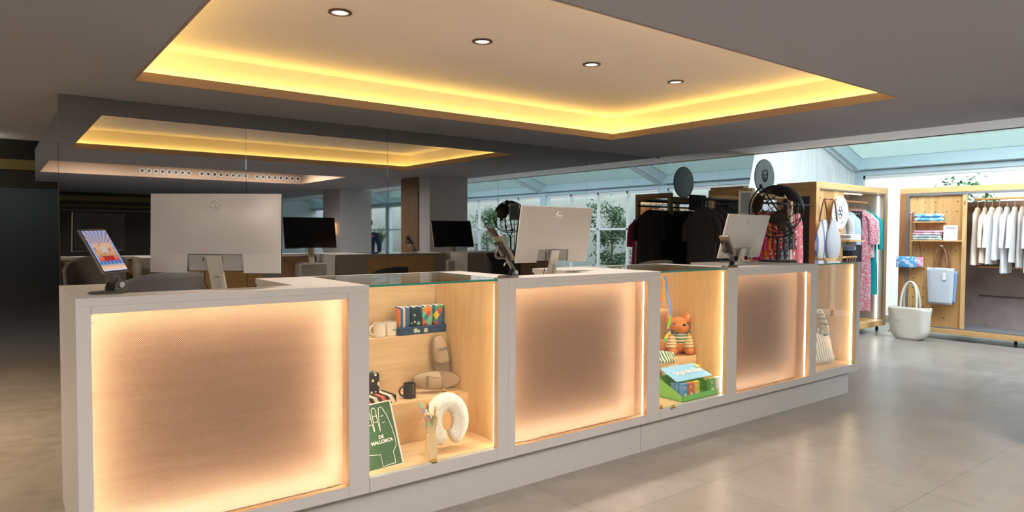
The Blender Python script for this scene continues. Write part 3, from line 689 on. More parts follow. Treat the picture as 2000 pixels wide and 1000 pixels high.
# globe of dark metal
def globe():
    t = thing('metal_globe', 'large openwork metal globe with dark continents on a stand at the counter end', 'globe', (5.74, 3.44, ZT))
    R = .225; c = Vector((-.02, 0, .475))
    g = G(); g.lathe([(.17, 0), (.17, .010), (.160, .014), (.001, .015)], 40, (0, 0, 0)); g.make('base', M['metal_dark'], t)
    g = G(); g.tube([(0, 0, .014), (0, 0, .19)], .012, 10); g.make('post', M['metal_dark'], t)
    A = Matrix.Rotation(math.radians(-35), 3, 'Y')     # tilted axis
    Q = Matrix.Rotation(math.radians(-37.6), 3, 'Z')
    g = G()
    for k in range(9):
        a = PI*k/9
        g.tube([c+Q@(A@Vector((R*math.cos(th)*math.cos(a), R*math.cos(th)*math.sin(a), R*math.sin(th)))) for th in [2*PI*j/36 for j in range(36)]], .0028, 5, closed=True)
    for th in (-60, -40, -20, 0, 20, 40, 60):
        th = math.radians(th)
        g.tube([c+Q@(A@Vector((R*math.cos(th)*math.cos(a), R*math.cos(th)*math.sin(a), R*math.sin(th)))) for a in [2*PI*j/36 for j in range(36)]], .0028, 5, closed=True)
    g.make('wire_cage', M['metal_dark'], t)
    # continents: patches of sphere in real latitude/longitude outline (rough)
    def lump(poly, name):
        pts = [(math.radians(lo), math.radians(la)) for lo, la in poly]
        # fill by triangulating in lon/lat, subdivided, then lift to the sphere
        bm = bmesh.new(); vs = [bm.verts.new((lo, la, 0)) for lo, la in pts]; bm.faces.new(vs)
        bmesh.ops.triangulate(bm, faces=bm.faces[:]); bmesh.ops.subdivide_edges(bm, edges=bm.edges[:], cuts=4, use_grid_fill=True)
        for v in bm.verts:
            lo, la = v.co.x, v.co.y; v.co = c+Q@(A@Vector((1.008*R*math.cos(la)*math.cos(lo), 1.008*R*math.cos(la)*math.sin(lo), 1.008*R*math.sin(la))))
        me = bpy.data.meshes.new(name); bm.to_mesh(me); bm.free(); me.materials.append(M['continent'])
        o = bpy.data.objects.new(name, me); COL.objects.link(o); o.parent = t
        q = o.modifiers.new('solid', 'SOLIDIFY'); q.thickness = .003
    S = -60
    def sh(p, d=S): return [(a+d, b) for a, b in p]
    lump(sh([(-15, 15), (-8, 35), (10, 37), (32, 31), (43, 12), (51, 11), (40, -5), (40, -18), (32, -28), (20, -34), (12, -17), (9, 3), (-8, 5)]), 'africa')
    lump(sh([(-8, 38), (0, 48), (8, 56), (25, 70), (60, 72), (105, 77), (140, 72), (170, 66), (140, 55), (130, 42), (120, 32), (108, 12), (98, 10), (90, 22), (78, 8), (72, 20), (58, 25), (45, 14), (36, 32), (28, 40), (12, 40)]), 'eurasia')
    lump(sh([(-78, 8), (-60, 9), (-50, 0), (-35, -7), (-42, -23), (-56, -36), (-68, -52), (-74, -48), (-71, -20), (-80, -4)]), 'south_america')
    lump(sh([(-165, 62), (-130, 70), (-95, 72), (-60, 55), (-70, 43), (-80, 28), (-97, 26), (-95, 16), (-84, 10), (-105, 20), (-118, 33), (-125, 48)]), 'north_america')
    lump(sh([(114, -22), (130, -12), (142, -11), (153, -28), (146, -38), (130, -32), (115, -34)]), 'australia')
    # half meridian bow and axis
    ax = Q@(A@Vector((0, 0, 1))); px = Q@(A@Vector((1, 0, 0)))
    g = G(); g.tube([c+(ax*math.cos(th)-px*math.sin(th))*(R+.030) for th in [PI*j/24 for j in range(25)]], .008, 8); g.make('meridian_bow', M['metal_dark'], t)
    g = G(); g.tube([c+ax*(R+.045), c-ax*(R+.045)], .007, 8); g.ell(tuple(c+ax*(R+.045)), (.014,)*3, 10, 8); g.make('axis_rod', M['metal_dark'], t)
    g = G(); g.tube([(0, 0, .185), tuple(c-Vector((0, 0, R+.030)))], .011, 8); g.make('neck', M['metal_dark'], t)
M['continent'] = plain('continent_metal', (.030, .022, .018), .45, .6)
globe()

# ================================================================== GOODS IN THE DISPLAY CASES
def dist(p): return (p-CAM).dot(FW)
def mug(name, loc, rz, m, lab, txt=None, grp=None):
    t = thing(name, lab, 'mug', loc, rz, grp)
    G().lathe([(.001, 0), (.034, 0), (.037, .003), (.037, .083), (.034, .083), (.034, .006), (.001, .006)], 32).make('cup', m, t, smooth=40)
    G().tube([(.036+.026*math.sin(PI*k/10), 0, .042+.027*math.cos(PI*k/10)) for k in range(11)], .0055, 8).make('handle', m, t, smooth=60)
    if txt:
        g = G()     # printed mark bent on the wall: small bars like lettering
        for k in range(7):
            a = -PI/2-.28+k*.085; r = .0373
            g.add([(r*math.cos(a), r*math.sin(a), .030), (r*math.cos(a+.05), r*math.sin(a+.05), .030), (r*math.cos(a+.05), r*math.sin(a+.05), .036+.004*(k % 3)), (r*math.cos(a), r*math.sin(a), .036+.004*((k+1) % 3))], [(0, 1, 2, 3)])
        g.make('print', txt, t, smooth=0)
M['mug_white'] = plain('mug_white', (.78, .70, .62), .3); M['mug_black'] = plain('mug_black', (.02, .018, .017), .25)
M['ink'] = plain('ink_dark', (.04, .03, .03), .6); M['ink_w'] = plain('ink_white', (.85, .82, .76), .6)
p = at(741, 655, Y=3.625); mug('mug', (p.x, 3.625, .8455), PI, M['mug_white'], 'white printed mug on the top step, handle to the left', M['ink'], 'white mugs')
p = at(763, 655, Y=3.635); mug('mug', (p.x, 3.632, .8455), .1, M['mug_white'], 'white printed mug on the top step, handle to the right', M['ink'], 'white mugs')
p = at(799, 770, Y=3.42); mug('mug', (p.x, 3.415, .5105), PI*.97, M['mug_black'], 'black printed mug on the middle step in front of the slippers', M['ink_w'])
# gift box of socks
def box_thing(name, lab, cat, loc, rz, dims, m, grp=None, bev=.003, children=()):
    w, d, h = dims; t = thing(name, lab, cat, loc, rz, grp)
    G().box(-w/2, w/2, -d/2, d/2, 0, h, bev).make('carton', m, t, smooth=0); return t
x0, x1 = at(778, 645, Y=3.585).x, at(870, 645, Y=3.585).x
M['dots_blue'] = spotted('dots_on_blue', (.035, .065, .14), (.55, .62, .5), 17, .26)
box_thing('sock_gift_box', 'flat dark blue spotted gift box under the four sock packs', 'gift box', ((x0+x1)/2, 3.62, .8455), 0, (x1-x0, .10, .046), M['dots_blue'])
def diamonds(name, c1, c2, c3, s):
    m, nt, b, o = mat(name); q = xyz(nt, coords(nt)); a = mth(nt, 'MULTIPLY', mth(nt, 'ADD', q[0], mth(nt, 'MULTIPLY', q[2], .7)), s); c = mth(nt, 'MULTIPLY', mth(nt, 'SUBTRACT', q[0], mth(nt, 'MULTIPLY', q[2], .7)), s)
    wn = nd(nt, 'ShaderNodeTexWhiteNoise', {'noise_dimensions': '1D'}, W=mth(nt, 'ADD', mth(nt, 'FLOOR', a), mth(nt, 'MULTIPLY', mth(nt, 'FLOOR', c), 7.0)))
    nt.links.new(ramp(nt, wn.outputs[0], [(0, c1), (.25, c2), (.5, c3), (.75, (.60, .10, .08))], 'CONSTANT'), b.inputs['Base Color']); b.inputs['Roughness'].default_value = .9; return m
sock_m = [stripes('sock_stripe', [(.05, .16, .30), (.05, .16, .30), (.80, .25, .08), (.05, .16, .30), (.75, .55, .4)], 0, .075), spotted('sock_dots', (.02, .04, .06), (.25, .60, .50), 22, .30, extra=((.80, .55, .30), 1.3, .2)),
          diamonds('sock_argyle', (.85, .22, .06), (.03, .30, .30), (.20, .62, .42), 30.), diamonds('sock_argyle_green', (.03, .38, .14), (.85, .55, .04), (.06, .16, .34), 24.)]
sn = ['blue and orange striped', 'dark blue spotted', 'orange and turquoise argyle', 'green and orange argyle']
n = 4; wpk = (x1-x0-.01)/n
for i in range(n):
    t = thing('sock_pack', sn[i]+' sock pack standing on the blue gift box', 'socks', (x0+.006+wpk*(i+.5), 3.62, .8920), 0, 'sock packs in a row')
    def sk(u, v):
        a = u*2*PI; k = (1-.12*abs(2*v-1)**6)
        return (wpk*.48*k*math.copysign(abs(math.cos(a))**.45, math.cos(a)), .037*k*math.copysign(abs(math.sin(a))**.6, math.sin(a)), .118*v)
    G().grid(sk, 28, 10).make('knit', sock_m[i], t, smooth=50)
    G().box(-wpk*.44, wpk*.44, -.03, .03, .112, .122, .004).make('band', stripes('sock_band%d' % i, [(.04, .12, .25), (.8, .75, .7), (.85, .35, .2)], 0, .04), t, smooth=0)
# spotted and striped cartons at the left
p = at(728, 762, Y=3.46); box_thing('gift_box', 'black box with cream spots, standing at the left on the striped box', 'gift box', (p.x, 3.48, .556), .05, (.065, .07, .115), spotted('spots_cream', (.012, .010, .012), (.80, .68, .52), 36, .33))
p = at(736, 776, Y=3.40); box_thing('gift_box', 'flat box with red black and cream diagonal stripes on the middle step', 'gift box', (p.x, 3.435, .5105), .05, (.20, .15, .044), stripes('diag_stripes', [(.02, .018, .02), (.75, .12, .07), (.02, .018, .02), (.80, .64, .48)], 0, .085, ang=.5))
# slippers
M['felt'] = plain('slipper_felt', (.42, .29, .18), .95, bumpy=.3, bscale=180); M['felt_d'] = plain('slipper_piping', (.26, .17, .10), .9)
def slipper(lab, loc, rot):
    t = thing('slipper', lab, 'slipper', loc, 0, 'beige felt slippers'); t.rotation_euler = rot
    L, Wd = .290, .052
    def hw(s): return Wd*max(0, 1-abs(2*min(1, max(0, s))-1)**2.5)**.5*(.90+.13*s)
    n = 40
    q_ = [.5-.5*math.cos(PI*k/n) for k in range(n+1)]; out = [(hw(s_), L*s_) for s_ in q_]; out += [(-hw(s_), L*s_) for s_ in q_[-2:0:-1]]
    G().prism(out, 0, .012).make('sole', M['felt'], t, smooth=40)
    G().tube([(x*1.01, .006, z) for x, z in out], .0048, 6, closed=True).make('piping', M['felt_d'], t)
    def up(u, v):
        s = .47+.515*v; h = .048*(1-v**2.6)+.004; a = PI*u; e = .06*(1-abs(2*u-1)**2)*(1-v)
        return (hw(s)*math.cos(a), -h*math.sin(a)**.8, L*(s-e*.6))
    o = G().grid(up, 22, 14).make('upper', M['felt'], t, solid=.004, smooth=60)
    def onu(u, v):
        q = Vector(up(u, v)); q.y -= .0035; return tuple(q)
    g = G(); g.tube([onu(.26+.5*k/30+.02*math.sin(k*1.9), .52+.055*math.sin(k*1.25)) for k in range(31)], .0011, 5); g.tube([onu(.26+.01*k, .52-.045*k) for k in range(11)], .0011, 5); g.make('embroidery', M['ink'], o)
p = at(872, 727, Y=3.47); slipper('beige felt slipper standing upright against the top step', (p.x+.01, 3.505, .545), (-.10, -.12, 0))
p = at(916, 757, Y=3.40); slipper('beige felt slipper lying on its side, toe pointing left behind the black mug', (2.226, 3.405, .575), (-.32, -PI/2+.03, 0))
# framed print
BR = at(790, 905, Y=3.045); TR = at(763, 780, Y=3.16); BL0 = at(722, 922, Y=3.03)
v_ = (TR-BR); hh = v_.length; v_.normalize(); u_ = (BR-BL0); u_ = (u_-v_*u_.dot(v_)).normalized(); w_ = u_.cross(v_)
FRM = Matrix(((u_.x, -w_.x, v_.x, BR.x), (u_.y, -w_.y, v_.y, BR.y), (u_.z, -w_.z, v_.z, BR.z), (0, 0, 0, 1)))
t = thing('framed_print', 'green hand outline print in white frame, leaning at lower left of near case', 'framed print'); t.matrix_world = FRM @ Matrix.Translation((0, .012, 0))
FW_ = .235
g = G(); b_ = .006; g.box(-FW_, 0, -.009, .006, 0, b_); g.box(-FW_, 0, -.009, .006, hh-b_, hh); g.box(-FW_, -FW_+b_, -.009, .006, b_, hh-b_); g.box(-b_, 0, -.009, .006, b_, hh-b_)
g.make('frame', M['white_plastic'], t, smooth=0)
art = G().box(-FW_+b_, -b_, -.002, .002, b_, hh-b_).make('print', plain_once('print_green', (.050, .12, .050), .8), t, smooth=0)
g = G(); X = lambda a: -FW_+a*FW_; Zz = lambda b: b*hh; lw = .0016
def line(pts): g.tube([(X(a), -.003, Zz(b)) for a, b in pts], lw, 4)
def finger(cx, base, top, hw_): line([(cx-hw_, base), (cx-hw_*.8, (base+top)/2)]+[(cx-hw_*.75*math.cos(PI*k/8), top-.05+.05*math.sin(PI*k/8)) for k in range(9)]+[(cx+hw_*.8, (base+top)/2), (cx+hw_, base)])
finger(.26, .62, .84, .055); finger(.40, .58, .88, .06); finger(.54, .57, .93, .065)
line([(.61, .56), (.63, .75), (.66, .87)]+[(.72+.06*math.cos(PI-PI*k/6), .88+.04*math.sin(PI*k/6)) for k in range(7)]+[(.84, .78), (.90, .6), (.93, .42), (.92, .30), (.82, .22), (.82, .05)])
line([(.18, .64), (.12, .45), (.2, .26), (.50, .22), (.50, .04), (.82, .05)])
for cx, cz in ((.26, .74), (.26, .66), (.40, .77), (.40, .68), (.54, .80), (.54, .71), (.72, .78), (.73, .68)): line([(cx-.03, cz), (cx+.03, cz+.005)])
g.make('hand_outline', M['ink_w'], art, smooth=0)
text('print_text', 'DE\nMALLORCA', .024, M['ink_w'], art, (X(.60), -.0030, Zz(.44)), (PI/2, 0, 0), .0004, .0007)
# jointed wooden hand holding pens
p = at(846, 897, Z=.281); WH = thing('wooden_hand', 'jointed wooden artist hand standing on the case floor beside the pillow', 'wooden hand', (p.x, p.y+.02, .281), -.55)
M['hand_wood'] = wood('hand_wood', (.68, .46, .24), (.80, .58, .33), 'Z')
G().lathe([(.001, 0), (.034, 0), (.033, .05), (.027, .11), (.024, .135), (.001, .137)], 28).make('forearm', M['hand_wood'], WH, smooth=40)
g = G(); g.loft([[((.022+.014*s)*math.cos(a), (.016-.002*s)*math.sin(a), .136+.075*s) for a in [k*2*PI/20 for k in range(20)]] for s in (0, .15, .4, .7, .9, 1.0)]); g.make('palm', M['hand_wood'], WH, smooth=50)
for k, (fx, L1, c1) in enumerate(((-.028, .026, .9), (-.010, .030, 1.0), (.009, .029, 1.05), (.027, .024, 1.1))):
    base = Vector((fx, -.002, .208)); pts = [base]; ang = .25
    for sg in (L1, L1*.8, L1*.7):
        pts.append(pts[-1]+Vector((0, -math.sin(ang), math.cos(ang)))*sg); ang += c1*.85
    g = G()
    for a, b in zip(pts[:-1], pts[1:]): g.tube([a, a.lerp(b, .12), a.lerp(b, .88), b], [.0055, .0078, .0070, .0052], 10)
    g.make('finger', M['hand_wood'], WH, smooth=50)
g = G(); g.tube([(-.030, -.004, .150), (-.040, -.012, .172), (-.044, -.014, .178)], [.008, .009, .007], 10); g.tube([(-.044, -.014, .178), (-.045, -.024, .200), (-.038, -.032, .216)], [.007, .008, .005], 10); g.make('thumb', M['hand_wood'], WH, smooth=50)
Mh = Matrix.Translation(WH.location) @ Matrix.Rotation(-.55, 4, 'Z')
def pen(name, lab, a, b, r, m, top=None):
    t = thing(name, lab, 'pen', Mh @ Vector(a)); d = (Mh @ Vector(b))-(Mh @ Vector(a))
    G().tube([(0, 0, 0), tuple(d*.1), tuple(d*.92), tuple(d)], [.001, r, r, r*.8], 10).make('barrel', m, t)
    if top: g = G(); g.ell(tuple(d*1.02), (r*2.0, r*1.6, r*2.4), 12, 8); g.ell(tuple(d*1.02+Vector((0, 0, r*3))), (r*1.5,)*3, 12, 8); g.make('carved_top', top, t)
pen('pen', 'multicoloured pen sticking up left from the wooden hand', (.006, -.028, .175), (-.060, -.030, .30), .0065, stripes('pen_colours', [(.2, .62, .5), (.80, .30, .35), (.55, .40, .62), (.25, .35, .62)], 2, .10, rough=.5))
pen('pen', 'pen with dark brown carved top in the wooden hand', (.002, -.030, .18), (-.018, -.030, .275), .0045, plain_once('pen_green', (.22, .30, .16), .5), plain_once('carved_brown', (.34, .13, .05), .5))
pen('pen', 'pen with pale carved top in the wooden hand, nearest the pillow', (.010, -.030, .18), (.022, -.028, .262), .0045, plain_once('pen_sand', (.5, .36, .2), .5), M['hand_wood'])
# neck pillow
p = at(893, 884, Z=.281); cz = .281+.150
t = thing('neck_pillow', 'white horseshoe neck pillow with tiny dots on the case floor', 'neck pillow', (p.x-.01, p.y+.09, .281), -.12)
pts, rs = [], []
N_ = 48
for k in range(N_+1):
    a = math.radians(-72+ (324)*k/N_); th = a
    x_ = .081*math.cos(th); z_ = .102*math.sin(th)
    e = abs(2*k/N_-1); x_ *= (1-.22*e**6)
    pts.append((x_, .012*math.sin(th), .155+z_*(1 if z_ > 0 else 1.0))); rs.append((.050-.006*e**2)*(min(1, (1-e)*14+.25))**.5)
g = G(); g.tube(pts, rs, 20); 
m, nt, b, o = mat('pillow_dots'); vo = nd(nt, 'ShaderNodeTexVoronoi', Vector=coords(nt), Scale=125.0, Randomness=.35)
nt.links.new(mixc(nt, mth(nt, 'LESS_THAN', vo.outputs[0], .20), (.84, .76, .68), (.16, .10, .08)), b.inputs['Base Color']); b.inputs['Roughness'].default_value = .95
g.make('cushion', m, t, smooth=80)
# gold price tags
def price_tag(u, v, z, lab, Y=None):
    p = at(u, v, Z=z); t = thing('price_tag', lab, 'price tag', (p.x, p.y, z), -.1, 'small gold price tags')
    G().prism([(-.014, 0), (.014, 0), (.014, .020), (-.014, .020)], -.001, .001).make('tag', M['label_gold'], t, smooth=0)
    G().box(-.014, .014, -.012, .004, 0, .002).make('foot', plain_once('tag_foot', (.10, .05, .02), .5), t, smooth=0)
price_tag(806, 777, .5105, 'gold price tag in front of the black mug'); price_tag(866, 765, .5105, 'gold price tag in front of the lying slipper'); price_tag(890, 771, .5105, 'gold price tag above the neck pillow'); price_tag(848, 903, .2805, 'gold price tag at the foot of the wooden hand')
price_tag(1315, 796, .2805, 'gold price tag in front of the green cardboard box'); price_tag(1291, 797, .2805, 'gold price tag by the left edge of the plush dog case')

# ------------------------------------------------------------------ case with the plush dog
p = at(1332, 692, Z=.521); dz = dist(p)/F_PX      # metres per picture pixel there
DG = thing('plush_dog', 'orange plush dog in a striped jumper sitting on the middle step', 'plush toy', (p.x, p.y+.04, .521), -.55)
M['plush'] = plain('plush_orange', (.62, .20, .045), .75, bumpy=.15, bscale=90); M['plush_l'] = plain('plush_inner_ear', (.75, .36, .16), .8)
M['jump_g'] = stripes('jumper_green', [(.72, .62, .46), (.10, .22, .12)], 2, .026); M['jump_y'] = stripes('jumper_yellow', [(.74, .62, .44), (.52, .30, .06)], 2, .022)
s = dz
g = G(); g.ell((0, .03, 24*s), (24*s, 20*s, 26*s), 22, 14); g.ell((0, .02, 40*s), (17*s, 16*s, 18*s), 22, 14); g.ell((-2*s, -.012, 58*s), (19*s, 17*s, 15.5*s), 26, 16); g.ell((1*s, -.05, 54*s), (15*s, 16*s, 12*s), 22, 14)
for sx in (-1, 1): g.ell((sx*17*s+1*s, -.045, 8*s), (9.5*s, 14*s, 8.5*s), 18, 12)
g.ell((-30*s, .02, 15*s), (8*s, 12*s, 14*s), 16, 12)
g.make('body', M['plush'], DG, smooth=80)
g = G(); g.ell((2*s, .012, 34*s), (20.5*s, 20*s, 20*s), 24, 14); g.make('jumper', M['jump_g'], DG, smooth=80)
for sx in (-1, 1): g = G(); g.tube([(sx*15*s, -.005, 36*s), (sx*17*s, -.030, 26*s), (sx*17.5*s, -.042, 13*s)], [9*s, 10.5*s, 10.5*s], 18); g.make('sleeve', M['jump_y'], DG, smooth=60)
for sx in (-1, 1):
    g = G(); g.tube([(sx*16.5*s-2*s, 0, 64*s), (sx*21*s-2*s, -.004, 74*s), (sx*19*s-2*s, 0, 84*s)], [8.5*s, 6.5*s, 1.2*s], 12); g.make('ear', M['plush'], DG, smooth=60)
    g = G(); g.ell((sx*20*s-2*s, -.027*1, 73*s), (3.6*s, 2*s, 6*s), 12, 8); g.make('inner_ear', M['plush_l'], DG)
g = G(); g.ell((-14*s, -.058, 61*s), (2.2*s, 1.6*s, 2.6*s), 12, 8); g.make('eye', M['black_plastic'], DG); g = G(); g.ell((12*s, -.062, 61*s), (2.2*s, 1.6*s, 2.6*s), 12, 8); g.make('eye', M['black_plastic'], DG)
g = G(); g.ell((3*s, -.105, 60*s), (4.0*s, 3*s, 2.6*s), 14, 8); g.make('nose', M['black_plastic'], DG)
g = G(); g.tube([(19*s*math.cos(a), .005+15*s*math.sin(a), 43*s+1.5*s*math.sin(3*a)) for a in [k*2*PI/20 for k in range(20)]], 3.6*s, 8, closed=True); g.make('neckerchief', spotted('kerchief', (.05, .06, .08), (.55, .55, .52), 60, .32), DG, smooth=80)
def strap(name, lab, cat, pts, w, m, z=None, extra=None):
    P = [Vector(q) for q in pts]; t = thing(name, lab, cat, P[-1]); o0 = P[-1]
    g = G(); vs = []
    for q in P: q = q-o0; vs += [tuple(q+RT*w/2), tuple(q-RT*w/2), tuple(q-RT*w/2+Vector((0, .003, 0))), tuple(q+RT*w/2+Vector((0, .003, 0)))]
    g.loft([vs[i*4:i*4+4] for i in range(len(P))]); g.make('webbing', m, t, smooth=50)
    if extra: extra(t, o0)
    return t
def clip(t, o0):
    G().tube([tuple(.010*math.sin(a)*RT+Vector((0, 0, .018*math.cos(a)-.018))) for a in [k*2*PI/16 for k in range(16)]], .0022, 6, closed=True).make('clip', M['metal'], t)
strap('dog_leash', 'leash fading from blue to green hanging in front of the plush dog', 'leash', [at(1299, 541, Y=3.42), at(1302, 560, Y=3.41), at(1305, 580, Y=3.39), at(1309, 597, Y=3.34), at(1310, 618, Y=3.33), at(1305, 640, Y=3.33)], .017,
      (lambda: (lambda mm: mm)(stripes('leash_fade', [(.22, .55, .04), (.16, .30, .62)], 2, .50, duty=[0, .17])))(), extra=clip)
strap('dog_collar', 'yellow patterned strap hanging at the left of the plush dog case', 'collar', [at(1291, 541, Y=3.40), at(1297, 548, Y=3.40), at(1296, 566, Y=3.40), at(1297, 588, Y=3.40)], .016, spotted('strap_yellow', (.72, .42, .06), (.85, .62, .30), 90, .4), extra=clip)
strap('dog_collar', 'orange strap hanging behind the yellow one in the plush dog case', 'collar', [at(1293, 545, Y=3.43), at(1294, 566, Y=3.43), at(1291, 592, Y=3.43)], .018, plain_once('strap_orange', (.80, .30, .05), .8), extra=clip)
strap('dog_leash', 'green and orange strap lying behind the plush dog paw', 'leash', [at(1311, 646, Y=3.40), at(1303, 655, Y=3.37), at(1298, 668, Y=3.36)], .022, stripes('strap_green', [(.10, .40, .08), (.85, .50, .03)], 2, .07, duty=[0, .35]))
# striped kerchief drooping over the step edge
c0 = at(1290, 692, Z=.523); g = G()
def ker(u, v):
    q = at(1286+30*u, 684+4*u+24*v*(1-.15*u), Y=3.30-.045*v+.006*math.sin(9*u)); z = max(q.z, .524) if q.y > 3.262 else q.z
    return (q.x, q.y if q.y > 3.262 else min(q.y, 3.256), z)
t = thing('striped_kerchief', 'green and white striped kerchief drooping over the middle step edge', 'kerchief', (0, 0, 0))
g.grid(ker, 14, 12); g.make('cloth', stripes('kerchief_stripe', [(.78, .72, .60), (.06, .20, .09)], 0, .030), t, solid=.004, smooth=60)
# photograph card leaning behind the cartons
t = thing('photo_card', 'cream card with brown dog photo leaning on the step behind the green box', 'card', (at(1318, 740, Y=3.20).x, 3.20, .2805), 0); t.rotation_euler = (-.20, -.06, .02)
G().box(-.10, .10, -.002, .002, 0, .205).make('card', plain_once('card_cream', (.75, .62, .50), .7), t, smooth=0)
g = G(); g.ell((-.02, -.003, .165), (.028, .001, .034), 20, 8); g.ell((.045, -.003, .115), (.028, .001, .030), 20, 8); g.ell((-.005, -.003, .125), (.016, .001, .03), 16, 8); g.make('photo', plain_once('photo_brown', (.20, .11, .07), .7), t)
# green cardboard counter display with small cartons
def green_display():
    xa, xb, ya, yb, z = at(1330, 790, Y=3.0).x, 4.215, 2.985, 3.20, .2805
    t = thing('cardboard_display', 'green cardboard counter display with sky blue header and small cartons', 'display box', (xa, ya, z)); w, d = xb-xa, yb-ya
    M['card_g'] = plain_once('cardboard_green', (.20, .52, .12), .75); M['card_b'] = plain_once('cardboard_blue', (.28, .55, .80), .7)
    g = G(); g.box(0, w, 0, d, 0, .003); g.box(0, w, 0, .003, 0, .040); g.box(0, w, d-.003, d, 0, .15)
    for x in (0, w-.003): 
        k = len(g.v); vs = [(x, 0, 0), (x, d, 0), (x, d, .135), (x, .01, .042), (x, 0, .04)]; vs += [(a+.003, b, c) for a, b, c in vs]
        g.add(vs, [(0, 1, 2, 3, 4), (9, 8, 7, 6, 5)]+[(i, i+5, (i+1) % 5+5, (i+1) % 5) for i in range(5)])
    g.make('tray', M['card_g'], t, smooth=0)
    hd = G(); z0, z1 = .135, .205; y0, y1 = .045, .185
    vs = [(-.01, y0, z0), (w-.01, y0, z0), (w-.05, y1, z1), (-.02, y1, z1)]; vs += [(a, b+.002, c+.004) for a, b, c in vs]
    hd.add(vs, [(3, 2, 1, 0), (4, 5, 6, 7), (0, 1, 5, 4), (1, 2, 6, 5), (2, 3, 7, 6), (3, 0, 4, 7)]); h_ = hd.make('header', M['card_b'], t, smooth=0)
    an = math.atan2(z1-z0, y1-y0)
    text('header_text', 'Dogs like Bob!', .052, M['ink_w'], h_, (w*.50, (y0+y1)/2, (z0+z1)/2+.0060), (an, 0, 0), .0005, .0012)
    g = G(); g.cyl((w*.86, .15, .1925), (w*.86, .148, .1985), .022, n=20); g.make('header_badge', plain_once('badge_yellow', (.80, .66, .22), .7), h_)
    text('tray_text', 'EDGARD', .016, M['ink_w'], t, (w*.52, -.0006, .020), (PI/2, 0, 0), .0004, .0006) if False else None
    cols = [('blue', (.10, .32, .60)), ('red', (.72, .16, .10)), ('yellow', (.80, .48, .04)), None, ('green', (.16, .40, .10)), ('white', (.80, .78, .74))]
    cw = .058
    for i, c in enumerate(cols):
        if not c: continue
        x = xa+.012+i*(cw+.010) if i < 3 else xa+.03+i*(cw+.016)
        for j in range(3 if i == 0 else 1):
            q = thing('treat_carton', ('%s carton in the green display' % c[0])+(', front of its stack' if (i == 0 and j == 0) else ', %s of its stack' % ('middle', 'back')[j-1] if i == 0 else ', beside the %s ones' % ('blue', 'red', '', 'yellow', 'green')[i-1]), 'carton', (x+cw/2, ya+.028+j*.036, z+.0035), 0, 'small cartons in the green display')
            G().box(-cw/2, cw/2, -.015, .015, 0, .118, .001).make('carton', plain_once('carton_'+c[0], c[1], .6), q, smooth=0)
            g = G(); g.ell((.004, -.0155, .030), (.018, .0008, .022), 16, 6); g.box(-.018, .006, -.0158, -.0150, .092, .098); g.box(-.018, .014, -.0158, -.0150, .082, .085); g.make('label_print', plain_once('carton_print', (.80, .70, .58), .7), q)
green_display()
# striped bag slumped in the last case
m_tk = stripes('ticking_stripe', [(.78, .68, .58), (.78, .68, .58), (.78, .68, .58), (.22, .20, .24)], 0, .030, warp=.03)
p = at(1624, 714, Z=.281); t = thing('striped_bag', 'cream bag with thin dark stripes slumped in the far display case', 'bag', (p.x+.01, p.y+.19, .281), -.15)
def bagf(u, v):
    a = 2*PI*u; wx = .27*(1-.10*v)-.05*v*v; wy = .15*(1-.55*v); z = .27*v+.03*math.sin(2*a)*v*v
    r = 1+.05*math.sin(5*a+3*v)
    return (wx*math.cos(a)*r*min(1, .75+v*2), wy*math.sin(a)*r*min(1, .7+v*2), z)
g = G(); g.grid(bagf, 44, 16); g.make('cloth_body', m_tk, t, solid=.006, smooth=80)
def hnd(u, v):
    a = PI*u; return (.05+.15*math.cos(a)*(1-.45*math.sin(a)), -.04+.08*v, .22+.27*math.sin(a)**.8-.01*math.sin(PI*v))
g = G(); g.grid(hnd, 26, 4); g.make('strap', m_tk, t, solid=.008, smooth=80)

